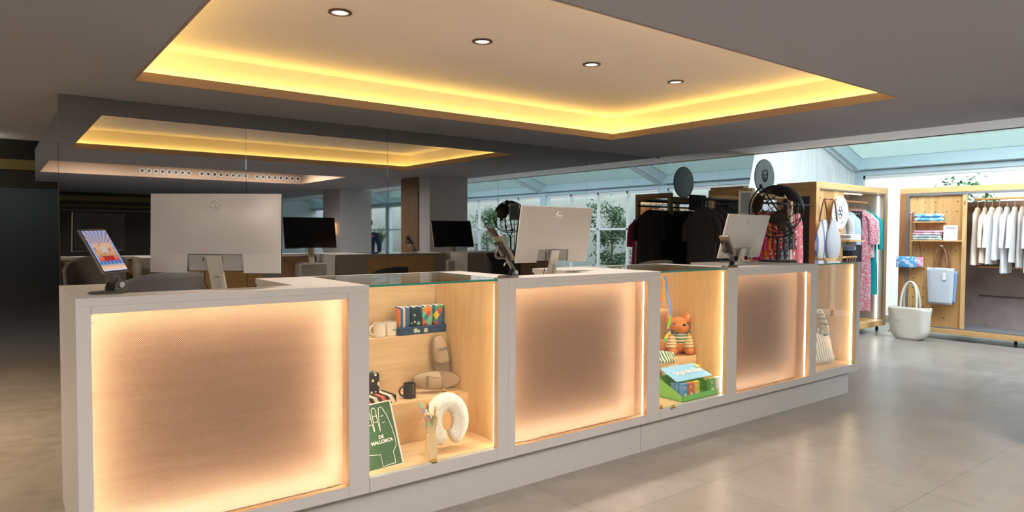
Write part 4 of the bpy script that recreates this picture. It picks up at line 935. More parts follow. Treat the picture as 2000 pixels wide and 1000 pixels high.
# ================================================================== WARDROBES
def garment(kind, L, w, m, hm, rz_open=0, flare=.04, sleeve=.35, seed=0, neck=.055, th=.045):
    """one hanging garment; local x = across shoulders, z = 0 at the rail. returns list of (name, G, material)"""
    rnd = random.Random(seed); ph = rnd.random()*6; top = -.10; out = []
    g = G(); hk = [(0, 0, .012+.022*0)]
    g.tube([(.0, 0, top+.01), (0, 0, -.02), (.012, 0, .004), (.012, 0, .022), (0, 0, .032), (-.014, 0, .022), (-.016, 0, .010)], .0028, 5)
    sh = w*.86
    g.tube([(-sh, 0, top-.075), (-sh*.5, 0, top-.030), (0, 0, top+.012), (sh*.5, 0, top-.030), (sh, 0, top-.075)], .006, 6)
    out.append(('hanger', g, hm))
    g = G(); rings = []; n = 30
    prof = [(neck, top-.002), (neck*1.5, top-.012), (w*.62, top-.045), (w*.92, top-.080), (w, top-.115), (w*.96, top-.20), (w*.95, top-.35*L-.08), (w*(1+flare*.5), top-.7*L), (w*(1+flare), top-L)]
    if kind == 'trousers': prof = [(w*.80, top-.03), (w*.82, top-.06), (w*.84, top-.3*L), (w*.86, top-.6*L), (w*.82, top-L)]
    for i, (hw_, z) in enumerate(prof):
        k = i/(len(prof)-1); ring = []
        for j in range(n):
            a = 2*PI*j/n; rip = 1+(.32*k)*math.sin(6*a+ph+k*1.5)
            ring.append((hw_*math.cos(a), (th*(.45+.8*k))*math.sin(a)*rip+.008*k*math.sin(2*a+ph), z+.006*math.sin(4*a+ph)*k))
        rings.append(ring)
    g.loft(rings)
    if sleeve and kind != 'trousers':
        for sx in (-1, 1):
            x0_ = sx*w*.93; z0_ = top-.10
            pts = [(x0_-sx*.03, 0, z0_), (x0_+sx*.025, 0, z0_-.06), (x0_+sx*.045, .01*math.sin(ph), z0_-sleeve*.5), (x0_+sx*.05, .015*math.sin(ph+1), z0_-sleeve)]
            R_ = []
            for q, (rx, ry) in zip(pts, ((.03, .028), (.045, .032), (.045, .028), (.040, .024))):
                R_.append([(q[0]+rx*math.cos(2*PI*j/12), q[1]+ry*math.sin(2*PI*j/12), q[2]+.2*sx*rx*math.cos(2*PI*j/12)*0) for j in range(12)])
            g.loft(R_)
    out.append((kind, g, m)); return out
def hang(kind, name, lab, cat, loc, rz, L, w, m, hm, grp, **k):
    t = thing(name, lab, cat, loc, rz, grp)
    for nm, g, mm in garment(kind, L, w, m, hm, **k): g.make('cloth' if nm != 'hanger' else 'hanger', mm, t, smooth=70)
    return t
def casters(t, pts):
    for (x, y) in pts:
        g = G(); g.cyl((x, y, .062), (x, y, .088), .016); g.prism([(x-.012, .03), (x+.020, .03), (x+.018, .066), (x-.014, .066)], y-.014, y-.011); g.prism([(x-.012, .03), (x+.020, .03), (x+.018, .066), (x-.014, .066)], y+.011, y+.014)
        o = g.make('caster_fork', M['metal_dark'], t, smooth=30); G().cyl((x+.004, y-.010, .0325), (x+.004, y+.010, .0325), .032, n=24).make('wheel', M['black_plastic'], o)
HW = M['pine']
def holes(g, pts, axis, r=.010):
    for a, z in pts:
        if axis == 'X': g.cyl((a, -.001, z), (a, .0005, z), r, n=10)
# --- wardrobe facing the camera
X0, X1, Y0, Y1, Zb, Zt_ = 8.63, 10.72, 4.632, 5.20, .09, 2.16
T = thing('wardrobe', 'pine wardrobe on casters with round white sign, clothes and lit interior', 'wardrobe', (X0, Y0, 0)); Wd, Dp = X1-X0, Y1-Y0
G().box(0, Wd, 0, Dp, Zt_-.085, Zt_, .004).make('top_board', M['pine'], T, smooth=0); G().box(0, Wd, 0, Dp, Zb, Zb+.085, .004).make('bottom_board', M['pine'], T, smooth=0)
for bx in ((Wd-.075, Wd, 0, Dp, Zb+.086, Zt_-.086, .003), (0, .09, 0, .09, Zb+.086, Zt_-.086, .003), (0, .075, Dp-.09, Dp, Zb+.086, Zt_-.086, .003)): G().box(*bx).make('upright', M['pine_z'], T, smooth=0)
G().box(0, .04, .09, Dp-.09, Zt_-.19, Zt_-.086).make('side_rail', M['pine_y'], T, smooth=0)
G().box(.012, .03, .09, Dp-.09, Zb+.086, Zt_-.19).make('dark_side_panel', plain_once('dark_panel', (.045, .040, .042), .6), T, smooth=0)
g = G(); e = .012; g.box(.09, Wd-.075, .004, .03, Zt_-.085-e, Zt_-.085); g.box(.09, .09+e, .004, .03, Zb+.086, Zt_-.086-e); g.box(Wd-.075-e, Wd-.075, .004, .03, Zb+.086, Zt_-.086-e); g.make('metal_edging', M['gunmetal_l'] if 'gunmetal_l' in M else plain_once('edging_grey', (.30, .30, .31), .4, metal=.6), T, smooth=0)
g = G(); g.box(.103, .80, .03, .055, Zb+.086, Zt_-.097); g.make('peg_board', M['plank_x'], T, smooth=0)
g = G(); 
for i in range(6):
    for z in (1.0, 1.15, 1.5, 1.65, 1.95): g.cyl((.16+i*.11, .0285, z), (.16+i*.11, .031, z), .009, n=10)
g.make('peg_holes', plain_once('hole_dark', (.10, .05, .02), .9), T, smooth=0)
G().box(.80, Wd-.075, Dp-.03, Dp-.01, Zb+.086, Zt_-.086).make('back_board', plain_once('wardrobe_back', (.30, .27, .25), .8), T, smooth=0)
g = G(); g.cyl((.80, .27, 1.95), (Wd-.076, .27, 1.95), .014); g.make('rail', M['pine'], T)
G().box(Wd-.0775, Wd-.0752, .05, Dp-.04, Zb+.09, Zt_-.09).make('side_lining', plain_once('wardrobe_lining', (.34, .32, .30), .6), T, smooth=0)
G().box(Wd-.088, Wd-.079, .10, .115, Zb+.10, Zt_-.12).make('light_strip', glow('led_wardrobe', (1, .94, .86), 4), T, smooth=0)
G().box(.86, .875, Dp-.045, Dp-.035, 1.80, 2.05).make('light_strip', M['led_n'], T, smooth=0)
G().box(.9, 1.9, .30, .32, Zt_-.095, Zt_-.087).make('light_strip', M['led_n'], T, smooth=0)
casters(T, [(.12, .08), (Wd-.10, .08), (.12, Dp-.08), (Wd-.10, Dp-.08)])
g = G(); g.cyl((.24, .03, 1.93), (.24, -.10, 1.93), .008); g.cyl((.12, -.06, 1.93), (.42, -.06, 1.93), .009); g.make('peg_rail', M['pine_dark'], T)
G().box(.66, 1.12, -.13, .06, 1.362, 1.380, .002).make('small_shelf', M['pine'], T, smooth=0)
G().box(.62, 1.02, -.06, -.04, 1.135, 1.16).make('lower_peg_bar', M['pine'], T, smooth=0)
# round sign
p = at(1639, 415, Y=4.60); t = thing('round_sign', 'round white sign with knot emblem and ring of letters on the pine wardrobe', 'sign', (p.x, 4.585, p.z), 0)
g = G(); g.cyl((0, 0, 0), (0, .012, 0), .225, n=64); g.make('disc', M['white_paint'], t)
g = G(); q = .052
M['navy'] = plain('navy_ink', (.03, .045, .09), .6)
for cx, cz in ((0, .045), (0, -.045), (.035, 0), (-.035, 0)): g.tube([(cx+.036*math.cos(a), -.0015, cz+.036*math.sin(a)) for a in [k*2*PI/28 for k in range(28)]], .0042, 6, closed=True)
g.make('knot_emblem', M['navy'], t)
word = 'ARTESANA DE MALLORCA '
for i, ch in enumerate(word):
    if ch == ' ': continue
    a = PI*.80-2*PI*i/len(word); r = .150
    text('letter', ch, .040, M['navy'], t, (r*math.cos(a), -.0008, r*math.sin(a)), (PI/2, -(a-PI/2), 0), .0006, .0006)
# bags on the peg
m_b1 = stripes('bag_linen_stripe', [(.58, .54, .50), (.58, .54, .50), (.16, .20, .38), (.60, .57, .54)], 0, .13, warp=.02); m_b2 = plain('bag_linen', (.42, .43, .46), .95, bumpy=.3, bscale=150)
def bucket(lab, u, vtop, vbot, Yp, m, wpx):
    a = at(u, vtop, Y=Yp); b = at(u, vbot, Y=Yp); h = a.z-b.z; t = thing('linen_bag', lab, 'bag', (a.x, Yp, b.z), 0, 'linen bags with leather straps'); hb = h*.66; w = wpx
    def f(uu, v):
        al = 2*PI*uu; k = math.sin(PI*(.10+.72*(1-v)**1.15))**.8; return (w*1.22*k*math.cos(al)*(1-.30*v), .055*k*math.sin(al)*(1-.3*v), hb*v-.0*v)
    g = G(); g.grid(f, 30, 18); g.add([f(i/30, 0) for i in range(30)], [tuple(range(30))]); g.make('sack', m, t, smooth=70)
    for sx in (-1, 1): g = G(); g.tube([(sx*w*.55, 0, hb*.96), (sx*w*.34, 0, hb+(h-hb)*.5), (sx*.012, 0, h)], [.013, .012, .012], 6); g.make('strap', M['leather'], t, smooth=0)
bucket('linen bag with blue stripes hanging left on the pine wardrobe peg', 1610, 391, 504, 4.55, m_b1, .20)
bucket('plain grey linen bag hanging right on the pine wardrobe peg', 1629, 391, 503, 4.49, m_b2, .17)
def folded(name, lab, cat, loc, rz, w, d, layers, grp=None):
    t = thing(name, lab, cat, loc, rz, grp); z = 0
    for i, (h, m, dx) in enumerate(layers):
        g = G(); g.box(-w/2+dx, w/2+dx*.5, -d/2, d/2, z, z+h, h*.42); g.make('fold', m, t, smooth=60); z += h
M['cloth_white'] = plain('cloth_white', (.75, .75, .76), .95, bumpy=.3, bscale=60)
p = at(1657, 466, Y=4.60); folded('folded_cloth', 'folded white cloth on the small shelf of the left pine wardrobe', 'cloth', (p.x+.03, 4.59, 1.3805), .1, .36, .16, [(.03, M['cloth_white'], 0), (.028, M['cloth_white'], .01), (.025, M['cloth_white'], -.01)])
t = thing('leather_straps', 'brown leather bag straps hanging on the lower peg bar of the wardrobe', 'straps', (X0+.72, 4.56, 1.15))
for k in range(4): g = G(); g.tube([(k*.075, 0, 0), (k*.075-.012, -.004, -.09), (k*.075-.03*(1 if k % 2 else -1), 0, -.30)], .009, 6); g.make('strap', M['leather'], t, smooth=0)
# garments of the wardrobe
C_ = dict(beige=plain('cloth_beige', (.42, .37, .34), .95), blue=plain('cloth_pale_blue', (.36, .45, .58), .95), black=plain('cloth_black', (.022, .022, .026), .9), teal=plain('cloth_teal', (.0, .30, .32), .85),
          pink=spotted('cloth_pink', (.55, .16, .22), (.70, .55, .55), 55, .42, extra=((.08, .03, .06), 1.5, .20)), floral=spotted('cloth_floral', (.60, .50, .46), (.45, .16, .14), 30, .3, extra=((.12, .25, .3), 1.2, .2)))
M['hook'] = plain('hanger_wood', (.60, .36, .18), .6)
items = [(1659, 'beige', 'shirt', .52, .21, 'beige'), (1668, 'blue', 'shirt', .50, .20, 'pale blue'), (1675, 'blue', 'shirt', .56, .20, 'pale blue'), (1682, 'blue', 'shirt', .60, .20, 'pale blue'), (1676, 'black', 'trousers', .98, .16, 'black'), (1685, 'black', 'trousers', 1.02, .16, 'black'),
         (1690, 'black', 'trousers', 1.04, .16, 'black'), (1695, 'black', 'trousers', 1.06, .16, 'black'), (1700, 'pink', 'dress', 1.50, .19, 'pink patterned'), (1704, 'pink', 'dress', 1.52, .18, 'pink patterned'), (1709, 'floral', 'blouse', .72, .18, 'flowered'), (1713, 'teal', 'dress', 1.28, .19, 'teal')]
xs_ = np.linspace(9.52, 10.50, len(items)); ordn = ['first', 'second', 'third', 'fourth', 'fifth', 'sixth', 'seventh', 'eighth', 'ninth', 'tenth', 'eleventh', 'twelfth', 'thirteenth', 'fourteenth', 'fifteenth', 'sixteenth', 'seventeenth', 'eighteenth']
for i, (u, c, kd, L, w, adj) in enumerate(items):
    hang('trousers' if kd == 'trousers' else 'cloth', kd, '%s %s, %s from the left on the rail of the left wardrobe' % (adj, kd, ordn[i]), kd if kd != 'trousers' else 'trousers', (float(xs_[i]), 4.90, 1.936), PI/2+.30+random.uniform(-.08, .08), L, w*1.12, C_[c], M['hook'], 'clothes in the left wardrobe', seed=i, sleeve=0 if kd in ('trousers',) else (.42 if c != 'teal' else .5), th=.030)
# --- wardrobe with its long side turned to us on the right
XA, XB, YA, YB2 = 10.47, 11.10, 4.36, 1.50
T = thing('wardrobe', 'long pine wardrobe on casters at the right with white clothes on its rail', 'wardrobe', (XA, YA, 0)); Ln = YA-YB2; D2_ = XB-XA; Zt2 = 2.13
G().box(0, D2_, -Ln, 0, Zt2-.08, Zt2, .004).make('top_board', M['pine_y'], T, smooth=0); G().box(0, D2_, -Ln, 0, .09, .16, .004).make('bottom_board', M['pine_y'], T, smooth=0)
for ya_ in (-.09, -Ln): G().box(0, D2_, ya_, ya_+.09, .161, Zt2-.081, .003).make('upright', M['pine_dark'], T, smooth=0)
g = G(); g.box(.002, .03, -.125, -.092, .165, Zt2-.083); g.box(.002, .03, -Ln+.09, -.126, Zt2-.112, Zt2-.083); g.box(.002, D2_-.05, -Ln+.09, -.126, .161, .175); g.make('metal_edging', plain_once('edging_grey', (.30, .30, .31), .4, metal=.6), T, smooth=0)
g = G(); g.box(.035, .06, -.80, -.126, .176, Zt2-.113); g.make('peg_board', M['plank_y'], T, smooth=0)
G().box(.01, .062, -.84, -.801, .176, Zt2-.085).make('divider', M['pine_z'], T, smooth=0)
g = G(); rr = random.Random(3)
for i in range(5):
    for k in range(13):
        if rr.random() < .75: g.cyl((.033, -.19-i*.135, .30+k*.135), (.037, -.19-i*.135, .30+k*.135), .009, n=10)
g.make('peg_holes', plain_once('hole_dark', (.10, .05, .02), .9), T, smooth=0)
G().box(D2_-.045, D2_-.01, -Ln+.09, -.10, .176, 1.93).make('back_board', M['aged'], T, smooth=0)
g = G(); g.box(D2_-.055, D2_-.046, -Ln+.09, -.84, .60, .615); g.make('board_seam', plain_once('seam', (.10, .075, .07), .9), T, smooth=0)
g = G(); g.cyl((.32, -Ln+.09, 1.955), (.32, -.84, 1.955), .014); g.cyl((.50, -Ln+.09, 1.02), (.50, -.84, 1.02), .016); g.make('rail', M['pine_y'], T)
G().box(.14, .155, -Ln+.12, -.86, Zt2-.095, Zt2-.086).make('light_strip', glow('led_rail', (1, .95, .88), 9), T, smooth=0)
casters(T, [(.07, -.08), (D2_-.08, -.08), (.07, -Ln+.08), (D2_-.08, -Ln+.08), (.07, -Ln/2)])
G().box(-.10, .035, -.60, -.22, 1.632, 1.648, .002).make('small_shelf', M['pine'], T, smooth=0)
G().box(-.10, .035, -.80, -.20, 1.370, 1.386, .002).make('small_shelf', M['pine'], T, smooth=0)
g = G(); g.cyl((.035, -.19, 1.775), (-.09, -.19, 1.775), .008); g.cyl((.035, -.58, 1.31), (-.07, -.58, 1.31), .010); g.make('peg', M['white_paint'], T)
def tie(name, a, b, c): return spotted(name, a, b, 14, .42, extra=(c, 1.4, .18))
M['tie_blue'] = tie('tie_dye_blue', (.10, .36, .72), (.55, .68, .82), (.85, .88, .9)); M['tie_pink'] = tie('tie_dye_pink', (.62, .30, .42), (.75, .55, .62), (.8, .8, .8)); M['tie_green'] = tie('tie_dye_green', (.35, .46, .42), (.62, .66, .62), (.8, .8, .78))
folded('folded_textile', 'blue and white folded textile on the upper small shelf of the right wardrobe', 'textile', (XA-.035, 3.95, 1.6485), PI/2, .36, .12, [(.055, M['tie_blue'], 0), (.05, M['tie_blue'], .01)])
folded('folded_textile', 'pile of pink and green folded textiles on the lower small shelf', 'textile', (XA-.035, 3.965, 1.3865), PI/2, .36, .12, [(.035, M['tie_green'], 0), (.035, M['tie_green'], .01), (.035, M['tie_pink'], 0), (.03, M['tie_pink'], -.03)])
t = thing('picture_frame', 'small empty white picture frame on the lower shelf of the right wardrobe', 'picture frame', (XA-.03, 3.685, 1.3865), -PI/2)
g = G(); w, h = .085, .205; b_ = .028; g.box(-w, w, -.008, .008, 0, b_); g.box(-w, w, -.008, .008, h-b_, h); g.box(-w, -w+b_, -.008, .008, b_, h-b_); g.box(w-b_, w, -.008, .008, b_, h-b_); g.make('frame', M['white_paint'], t, smooth=0)
G().box(-w+b_, w-b_, 0, .004, b_, h-b_).make('backing', plain_once('frame_grey', (.62, .66, .70), .6), t, smooth=0)
def pouch(lab, y, z0, z1, w, m, x, ytop):
    t = thing('pouch_bag', lab, 'bag', (x, y, z0), -PI/2, 'tie-dyed pouch bags')
    G().box(-w/2, w/2, -.018, .018, 0, z1-z0, .012).make('pouch', m, t, smooth=60)
    for sx in (-1, 1): g = G(); g.tube([(sx*w*.38, 0, z1-z0-.01), (sx*w*.20+(y-ytop)*.5, 0, (1.775-z0)*.6), (y-ytop+sx*.012, 0, 1.787-z0)], .006, 6); g.make('strap', M['leather'], t, smooth=0)
pouch('blue and white tie-dyed pouch hanging by leather straps at the left of the wardrobe', 4.23, .99, 1.15, .27, M['tie_blue'], XA-.060, 4.17)
pouch('pink tie-dyed pouch behind the blue one on the wardrobe peg', 4.10, 1.00, 1.14, .16, M['tie_pink'], XA-.018, 4.17)
def tote(name, lab, x, y, z0, w, h, d, m, peg, sl, flop=0):
    t = thing(name, lab, 'bag', (x, y, z0), -PI/2)
    def f(u, v):
        a = 2*PI*u; c, s_ = math.cos(a), math.sin(a); k = .86+.14*v; rr_ = 1+.02*math.sin(7*a+4*v)
        k *= (1 if peg else min(1, .62+.9*v**.6)*1.06); return (w/2*k*math.copysign(abs(c)**.55, c)*rr_, d/2*(1-.25*v)*math.copysign(abs(s_)**.7, s_)*rr_, h*v+.008*math.sin(3*a)*v)
    g = G(); g.grid(f, 40, 14); g.add([f(i/40, 0) for i in range(40)], [tuple(range(40))]); g.make('sack', m, t, smooth=70, solid=.004)
    for sy in (-1, 1):
        g = G(); g.tube([(w*.20*math.cos(a)*(1.1 if peg else 1), sy*d*.25*(1-math.sin(a)), h-.03+(sl+.03)*math.sin(a)**.7) for a in [PI*k/14 for k in range(15)]], .016 if not peg else .011, 6); g.make('strap', M['leather'] if peg else m, t, smooth=50)
    return t
t = tote('tote_bag', 'grey striped tote bag hanging from a peg on the right wardrobe', XA-.045, 3.79, .50, .34, .50, .06, stripes('tote_grey', [(.46, .50, .56), (.52, .56, .62)], 0, .012), True, .30)
G().box(-.02+.06, .02+.06, -.036, -.034, .34, .44).make('hang_tag', M['white_paint'], t, smooth=0)
tote('tote_bag', 'blue tote bag behind the grey striped tote on the right wardrobe', XA+.004, 3.76, .52, .32, .44, .025, plain_once('tote_blue', (.22, .36, .62), .9), True, .30)
t = tote('tote_bag', 'big cream canvas tote bag standing on the floor by the right wardrobe', XA-.30, 4.07, .004, .52, .44, .24, plain_once('canvas_cream', (.62, .59, .52), .95, bumpy=.4, bscale=40), False, .36)
text('tote_print', 'FEEL', .05, plain_once('tote_ink', (.35, .36, .38), .8), t, (-.10, -.135, .25), (PI/2, 0, 0), .0005)
wh = [plain('cloth_ivory', (.72, .62, .50), .95), plain('cloth_snow', (.80, .80, .80), .95), plain('cloth_cream', (.72, .69, .62), .95), plain('cloth_greige', (.60, .56, .52), .95)]
rr = random.Random(11)
for i in range(17):
    y = 3.50-.085*i; c = wh[0] if i in (0, 1) else wh[rr.choice((1, 1, 2, 3))]
    hang('cloth', 'white_blouse', 'pale blouse, %s from the left on the rail of the right wardrobe' % ordn[i], 'blouse', (XA+.32, y-.02, 1.941), rr.uniform(-.10, .10), .62+rr.random()*.30, .155, c, M['hook'], 'pale blouses in the right wardrobe', seed=50+i, sleeve=.45 if i % 3 else 0, th=.032, flare=.12)

# ================================================================== CLOTHES RACK BY THE MIRROR
T = thing('clothes_rack', 'wooden clothes rack beside the mirror with dark and red clothes', 'clothes rack', (7.05, 4.56, 0))
w_, d_ = 1.25, .56
rpw = wood('rack_pale_wood', (.62, .42, .24), (.74, .54, .33), 'Z')
for x in (0, .84):
    for y in (0, d_): G().box(x, x+.05, y, y+.05, 0, 2.00 if x == 0 else 1.97).make('post', rpw, T, smooth=0)
for bx in ((0, .05, .051, d_-.001, 1.93, 2.00), (.84, .89, .051, d_-.001, 1.90, 1.97), (.051, .839, .02, .05, 1.90, 1.95), (.051, .839, d_, d_+.03, 1.90, 1.95), (.051, .839, .02, .05, .15, .22), (.051, .839, d_, d_+.03, .15, .22)): G().box(*bx).make('beam', M['pine'], T, smooth=0)
for bx in (((-.35, d_-.06, 1.88), (1.42, d_-.06, 1.88)), ((-.05, .09, 1.84), (1.50, .09, 1.84))): G().cyl(*bx, .012).make('rail', M['metal_dark'], T)
G().box(.40, .75, d_+.035, d_+.05, 1.78, 1.99).make('name_board', plain_once('dark_board', (.05, .045, .045), .7), T, smooth=0)
G().box(-.02, .55, .30, .33, 1.80, 2.06).make('header_board', plain_once('dark_board', (.05, .045, .045), .7), T, smooth=0) if False else None
blk = [plain('cloth_black_a', (.055, .052, .055), .9), plain('cloth_black_b', (.080, .074, .078), .9), plain('cloth_slate', (.060, .075, .10), .9)]
for i in range(14):
    hang('cloth', 'dark_shirt', 'dark shirt, %s from the left on the rack rail beside the mirror' % ordn[i], 'shirt', (6.78+.118*i, 4.56+d_-.06, 1.866), PI/2+random.uniform(-.08, .08), .80+.1*(i % 3), .21, blk[2] if i in (4,) else blk[i % 2], M['black_plastic'], 'dark shirts on the rack', seed=100+i, sleeve=.30, th=.05)
red = spotted('cloth_red_print', (.60, .10, .10), (.75, .70, .72), 22, .30, extra=((.03, .03, .05), 1.3, .26)); red2 = spotted('cloth_coral_print', (.62, .15, .16), (.80, .76, .78), 15, .26, extra=((.04, .05, .09), 1.0, .20))
blr = spotted('cloth_grey_print', (.12, .15, .17), (.5, .55, .56), 26, .34, extra=((.5, .08, .08), 1.2, .2)); orr = spotted('cloth_orange_print', (.75, .22, .03), (.05, .04, .03), 30, .3)
mag = plain('cloth_magenta', (.62, .02, .22), .8)
for i, (x, mm, nm, L) in enumerate(((7.16, mag, 'magenta', .95), (7.26, orr, 'orange and black printed', .9), (7.38, red, 'red and black printed', .85), (7.50, red, 'red and black printed', .85), (7.62, blr, 'grey and red printed', .9), (7.74, blr, 'grey and red printed', .9), (8.08, red2, 'coral red printed', 1.0), (8.22, red2, 'coral red printed', 1.02))):
    hang('cloth', 'printed_shirt', '%s shirt, %s from the left on the front rail of the rack' % (nm, ordn[i]), 'shirt', (x, 4.65, 1.826), PI/2-.9*(i > 5)-.3, L, .20, mm, M['hook'], 'printed shirts on the rack', seed=200+i, sleeve=.35, th=.05)
# disc on top of the rack
p = at(1498, 345, Y=4.80); t = thing('round_sign', 'round grey sign with a bearded face on top of the clothes rack', 'sign', (7.74, 4.83, 1.965), 0)
zc = p.z-1.965
g = G(); g.cyl((0, 0, zc), (0, .014, zc), .215, n=64); g.make('disc', plain_once('sign_steel', (.30, .36, .38), .4, metal=.2), t)
G().tube([(.216*math.cos(a), .007, zc+.216*math.sin(a)) for a in [k*2*PI/48 for k in range(48)]], .006, 6, closed=True).make('rim', M['metal_dark'], t)
G().box(-.012, .012, .003, .012, 0, zc-.2).make('bracket', M['metal_dark'], t, smooth=0)
g = G(); fm = plain_once('face_ink', (.07, .09, .10), .6)
def ln(pts, r=.004): g.tube([(x*.1, -.0015, zc+z*.1) for x, z in pts], r, 5)
ln([(.55*math.cos(a), .75*math.sin(a)+.1) for a in [PI*.95+PI*1.1*k/14 for k in range(15)]], .007); ln([(-.5, .15), (-.55, .6), (-.2, .85), (.0, .7), (.3, .9), (.55, .55), (.5, .15)], .007)
ln([(-.35, .35), (-.12, .38)]); ln([(.12, .38), (.35, .35)]); ln([(-.30, .22), (-.15, .22)], .006); ln([(.15, .22), (.30, .22)], .006); ln([(0, .25), (-.06, -.02), (.06, -.02)]); ln([(-.30, -.22), (-.1, -.10), (0, -.14), (.1, -.10), (.30, -.22)], .008); ln([(-.12, -.30), (.12, -.30)]); ln([(-.25, -.35), (0, -.62), (.25, -.35)], .009)
g.make('face_drawing', fm, t)

# ================================================================== PLANTS, PERSON AND LAMP
def tree(lab, x, y, h, r, z0, n, name='ficus', seed=1, cone=(1, 1), pot=True, cat='plant'):
    rd = random.Random(seed); t = thing(name, lab, cat, (x, y, 0), 0)
    if pot:
        G().lathe([(.001, 0), (.15, 0), (.19, .34), (.175, .34), (.165, .30), (.001, .30)], 28).make('pot', plain_once('pot_grey', (.25, .25, .25), .7), t)
    tips = []; g = G()
    g.tube([(0, 0, .0 if not pot else .28), (.02, .01, z0*.6), (0, .02, z0), (.02, 0, (z0+h)/2)], [.03, .026, .02, .012], 8)
    for k in range(26):
        a = rd.random()*6.28; zz = rd.uniform(z0*.75, h*.92); rr_ = r*math.sqrt(rd.random())*(.5+.5*math.sin(PI*min(1, max(.1, (zz-z0+.2)/(h-z0+.25)))))
        tip = Vector((rr_*math.cos(a), rr_*math.sin(a), zz+.12)); g.tube([(0, .01, max(z0*.6, zz-.45)), tuple(tip*.5+Vector((0, 0, zz*.5-.12))), tuple(tip)], [.008, .006, .002], 5); tips.append(tip)
    g.make('trunk', M['bark'], t)
    g = G()
    for k in range(n):
        b = rd.choice(tips); c = b+Vector((rd.gauss(0, .10), rd.gauss(0, .10), rd.gauss(-.05, .10))); L = rd.uniform(.06, .10); d = Vector((rd.gauss(0, 1), rd.gauss(0, 1), -.5+rd.gauss(0, .5))).normalized()
        s_ = d.cross(Vector((rd.gauss(0, 1), rd.gauss(0, 1), 1))).normalized()*L*.24; q = d.cross(s_).normalized()*L*.06
        vs = [c, c+d*L*.35+s_+q, c+d*L*.7+s_*.7+q, c+d*L, c+d*L*.7-s_*.7+q, c+d*L*.35-s_+q]
        g.add([tuple(v) for v in vs], [(0, 1, 5), (1, 2, 4, 5), (2, 3, 4)])
    g.make('foliage', M['leaf'], t, smooth=0)
p = seen(1195, 450, X=12.7); tree('tall leafy ficus behind the mullioned windows, seen in the mirror', p.x, p.y, 2.45, .62, .55, 2600, seed=4)
p = seen(950, 450, X=12.6); tree('leafy ficus right of the grey column, seen in the mirror', p.x, p.y, 2.3, .75, .5, 2400, seed=5)
tree('leafy tree in the garden showing above the right wardrobe', 12.95, 4.35, 2.42, .42, 1.3, 1100, seed=6)
tree('leafy shrub in the garden behind the right wardrobe', 13.0, 2.75, 2.12, .65, 1.0, 2200, seed=7)
def spiky(lab, loc, h, n, seed):
    rd = random.Random(seed); t = thing('potted_palm', lab, 'plant', loc)
    G().lathe([(.001, 0), (.10, 0), (.13, .20), (.12, .20), (.11, .17), (.001, .17)], 24).make('pot', M['white_paint'], t); g = G()
    for k in range(n):
        a = rd.random()*6.28; l = h*rd.uniform(.6, 1); sp = rd.uniform(.15, .55); d = Vector((math.cos(a), math.sin(a), 0)); s_ = Vector((-math.sin(a), math.cos(a), 0))
        pts = [Vector((0, 0, .17))+d*(sp*l*(j/6)**1.6)+Vector((0, 0, l*(j/6)-.30*l*sp*(j/6)**3)) for j in range(7)]; wd = [.006, .012, .014, .013, .010, .006, .001]
        vs = [];
        for q, w in zip(pts, wd): vs += [tuple(q+s_*w), tuple(q-s_*w)]
        g.add(vs, [(2*j, 2*j+1, 2*j+3, 2*j+2) for j in range(6)])
    g.make('fronds', M['leaf'], t, smooth=0)
p = seen(740, 508, X=8.4)
t = thing('side_table', 'small white table under the potted palm, seen in the mirror', 'table', (p.x, p.y, 0)); G().box(-.25, .25, -.25, .25, .72, .75, .003).make('top', M['white_paint'], t, smooth=0)
for sx in (-.22, .22):
    for sy in (-.22, .22): G().box(sx-.02, sx+.02, sy-.02, sy+.02, 0, .719).make('leg', M['white_paint'], t, smooth=0)
spiky('spiky green potted palm beside the column, seen in the mirror', (p.x, p.y, .751), .80, 90, 3)
# wall lamp on the far column
p = seen(653, 447, X=5.86); t = thing('wall_lamp', 'square glowing orange wall lamp on the far column, seen in the mirror', 'lamp', (5.86, p.y, p.z))
G().box(-.10, -.001, -.12, .12, -.12, .12, .004).make('shade', glow('lamp_shade_glow', (1, .45, .16), .7), t, smooth=0)
G().box(-.012, -.0005, -.05, .05, -.16, -.121).make('bracket', M['metal_dark'], t, smooth=0)
# passer-by behind the column
def skin(name, V, E, m, parent=None, root=0, sub=2):
    me = bpy.data.meshes.new(name); me.from_pydata([v[:3] for v in V], E, []); o = bpy.data.objects.new(name, me); COL.objects.link(o)
    o.modifiers.new('skin', 'SKIN'); s2 = o.modifiers.new('sub', 'SUBSURF'); s2.levels = sub; s2.render_levels = sub
    if not me.skin_vertices: bpy.context.view_layer.update()
    sv = me.skin_vertices[0].data
    for i, v in enumerate(V): sv[i].radius = (v[3], v[4] if len(v) > 4 else v[3]); sv[i].use_root = (i == root)
    me.materials.append(m); o.parent = parent; return o
p = seen(722, 470, X=7.0)
T = thing('person', 'person in navy jacket and jeans walking past behind the column, seen in the mirror', 'person', (7.0, p.y-.05, 0), .5)
sk = plain('skin_tone', (.50, .28, .20), .6); navy = plain('navy_jacket', (.03, .05, .12), .9); jean = plain('jeans', (.07, .11, .19), .9); hair = plain('dark_hair', (.03, .02, .015), .8)
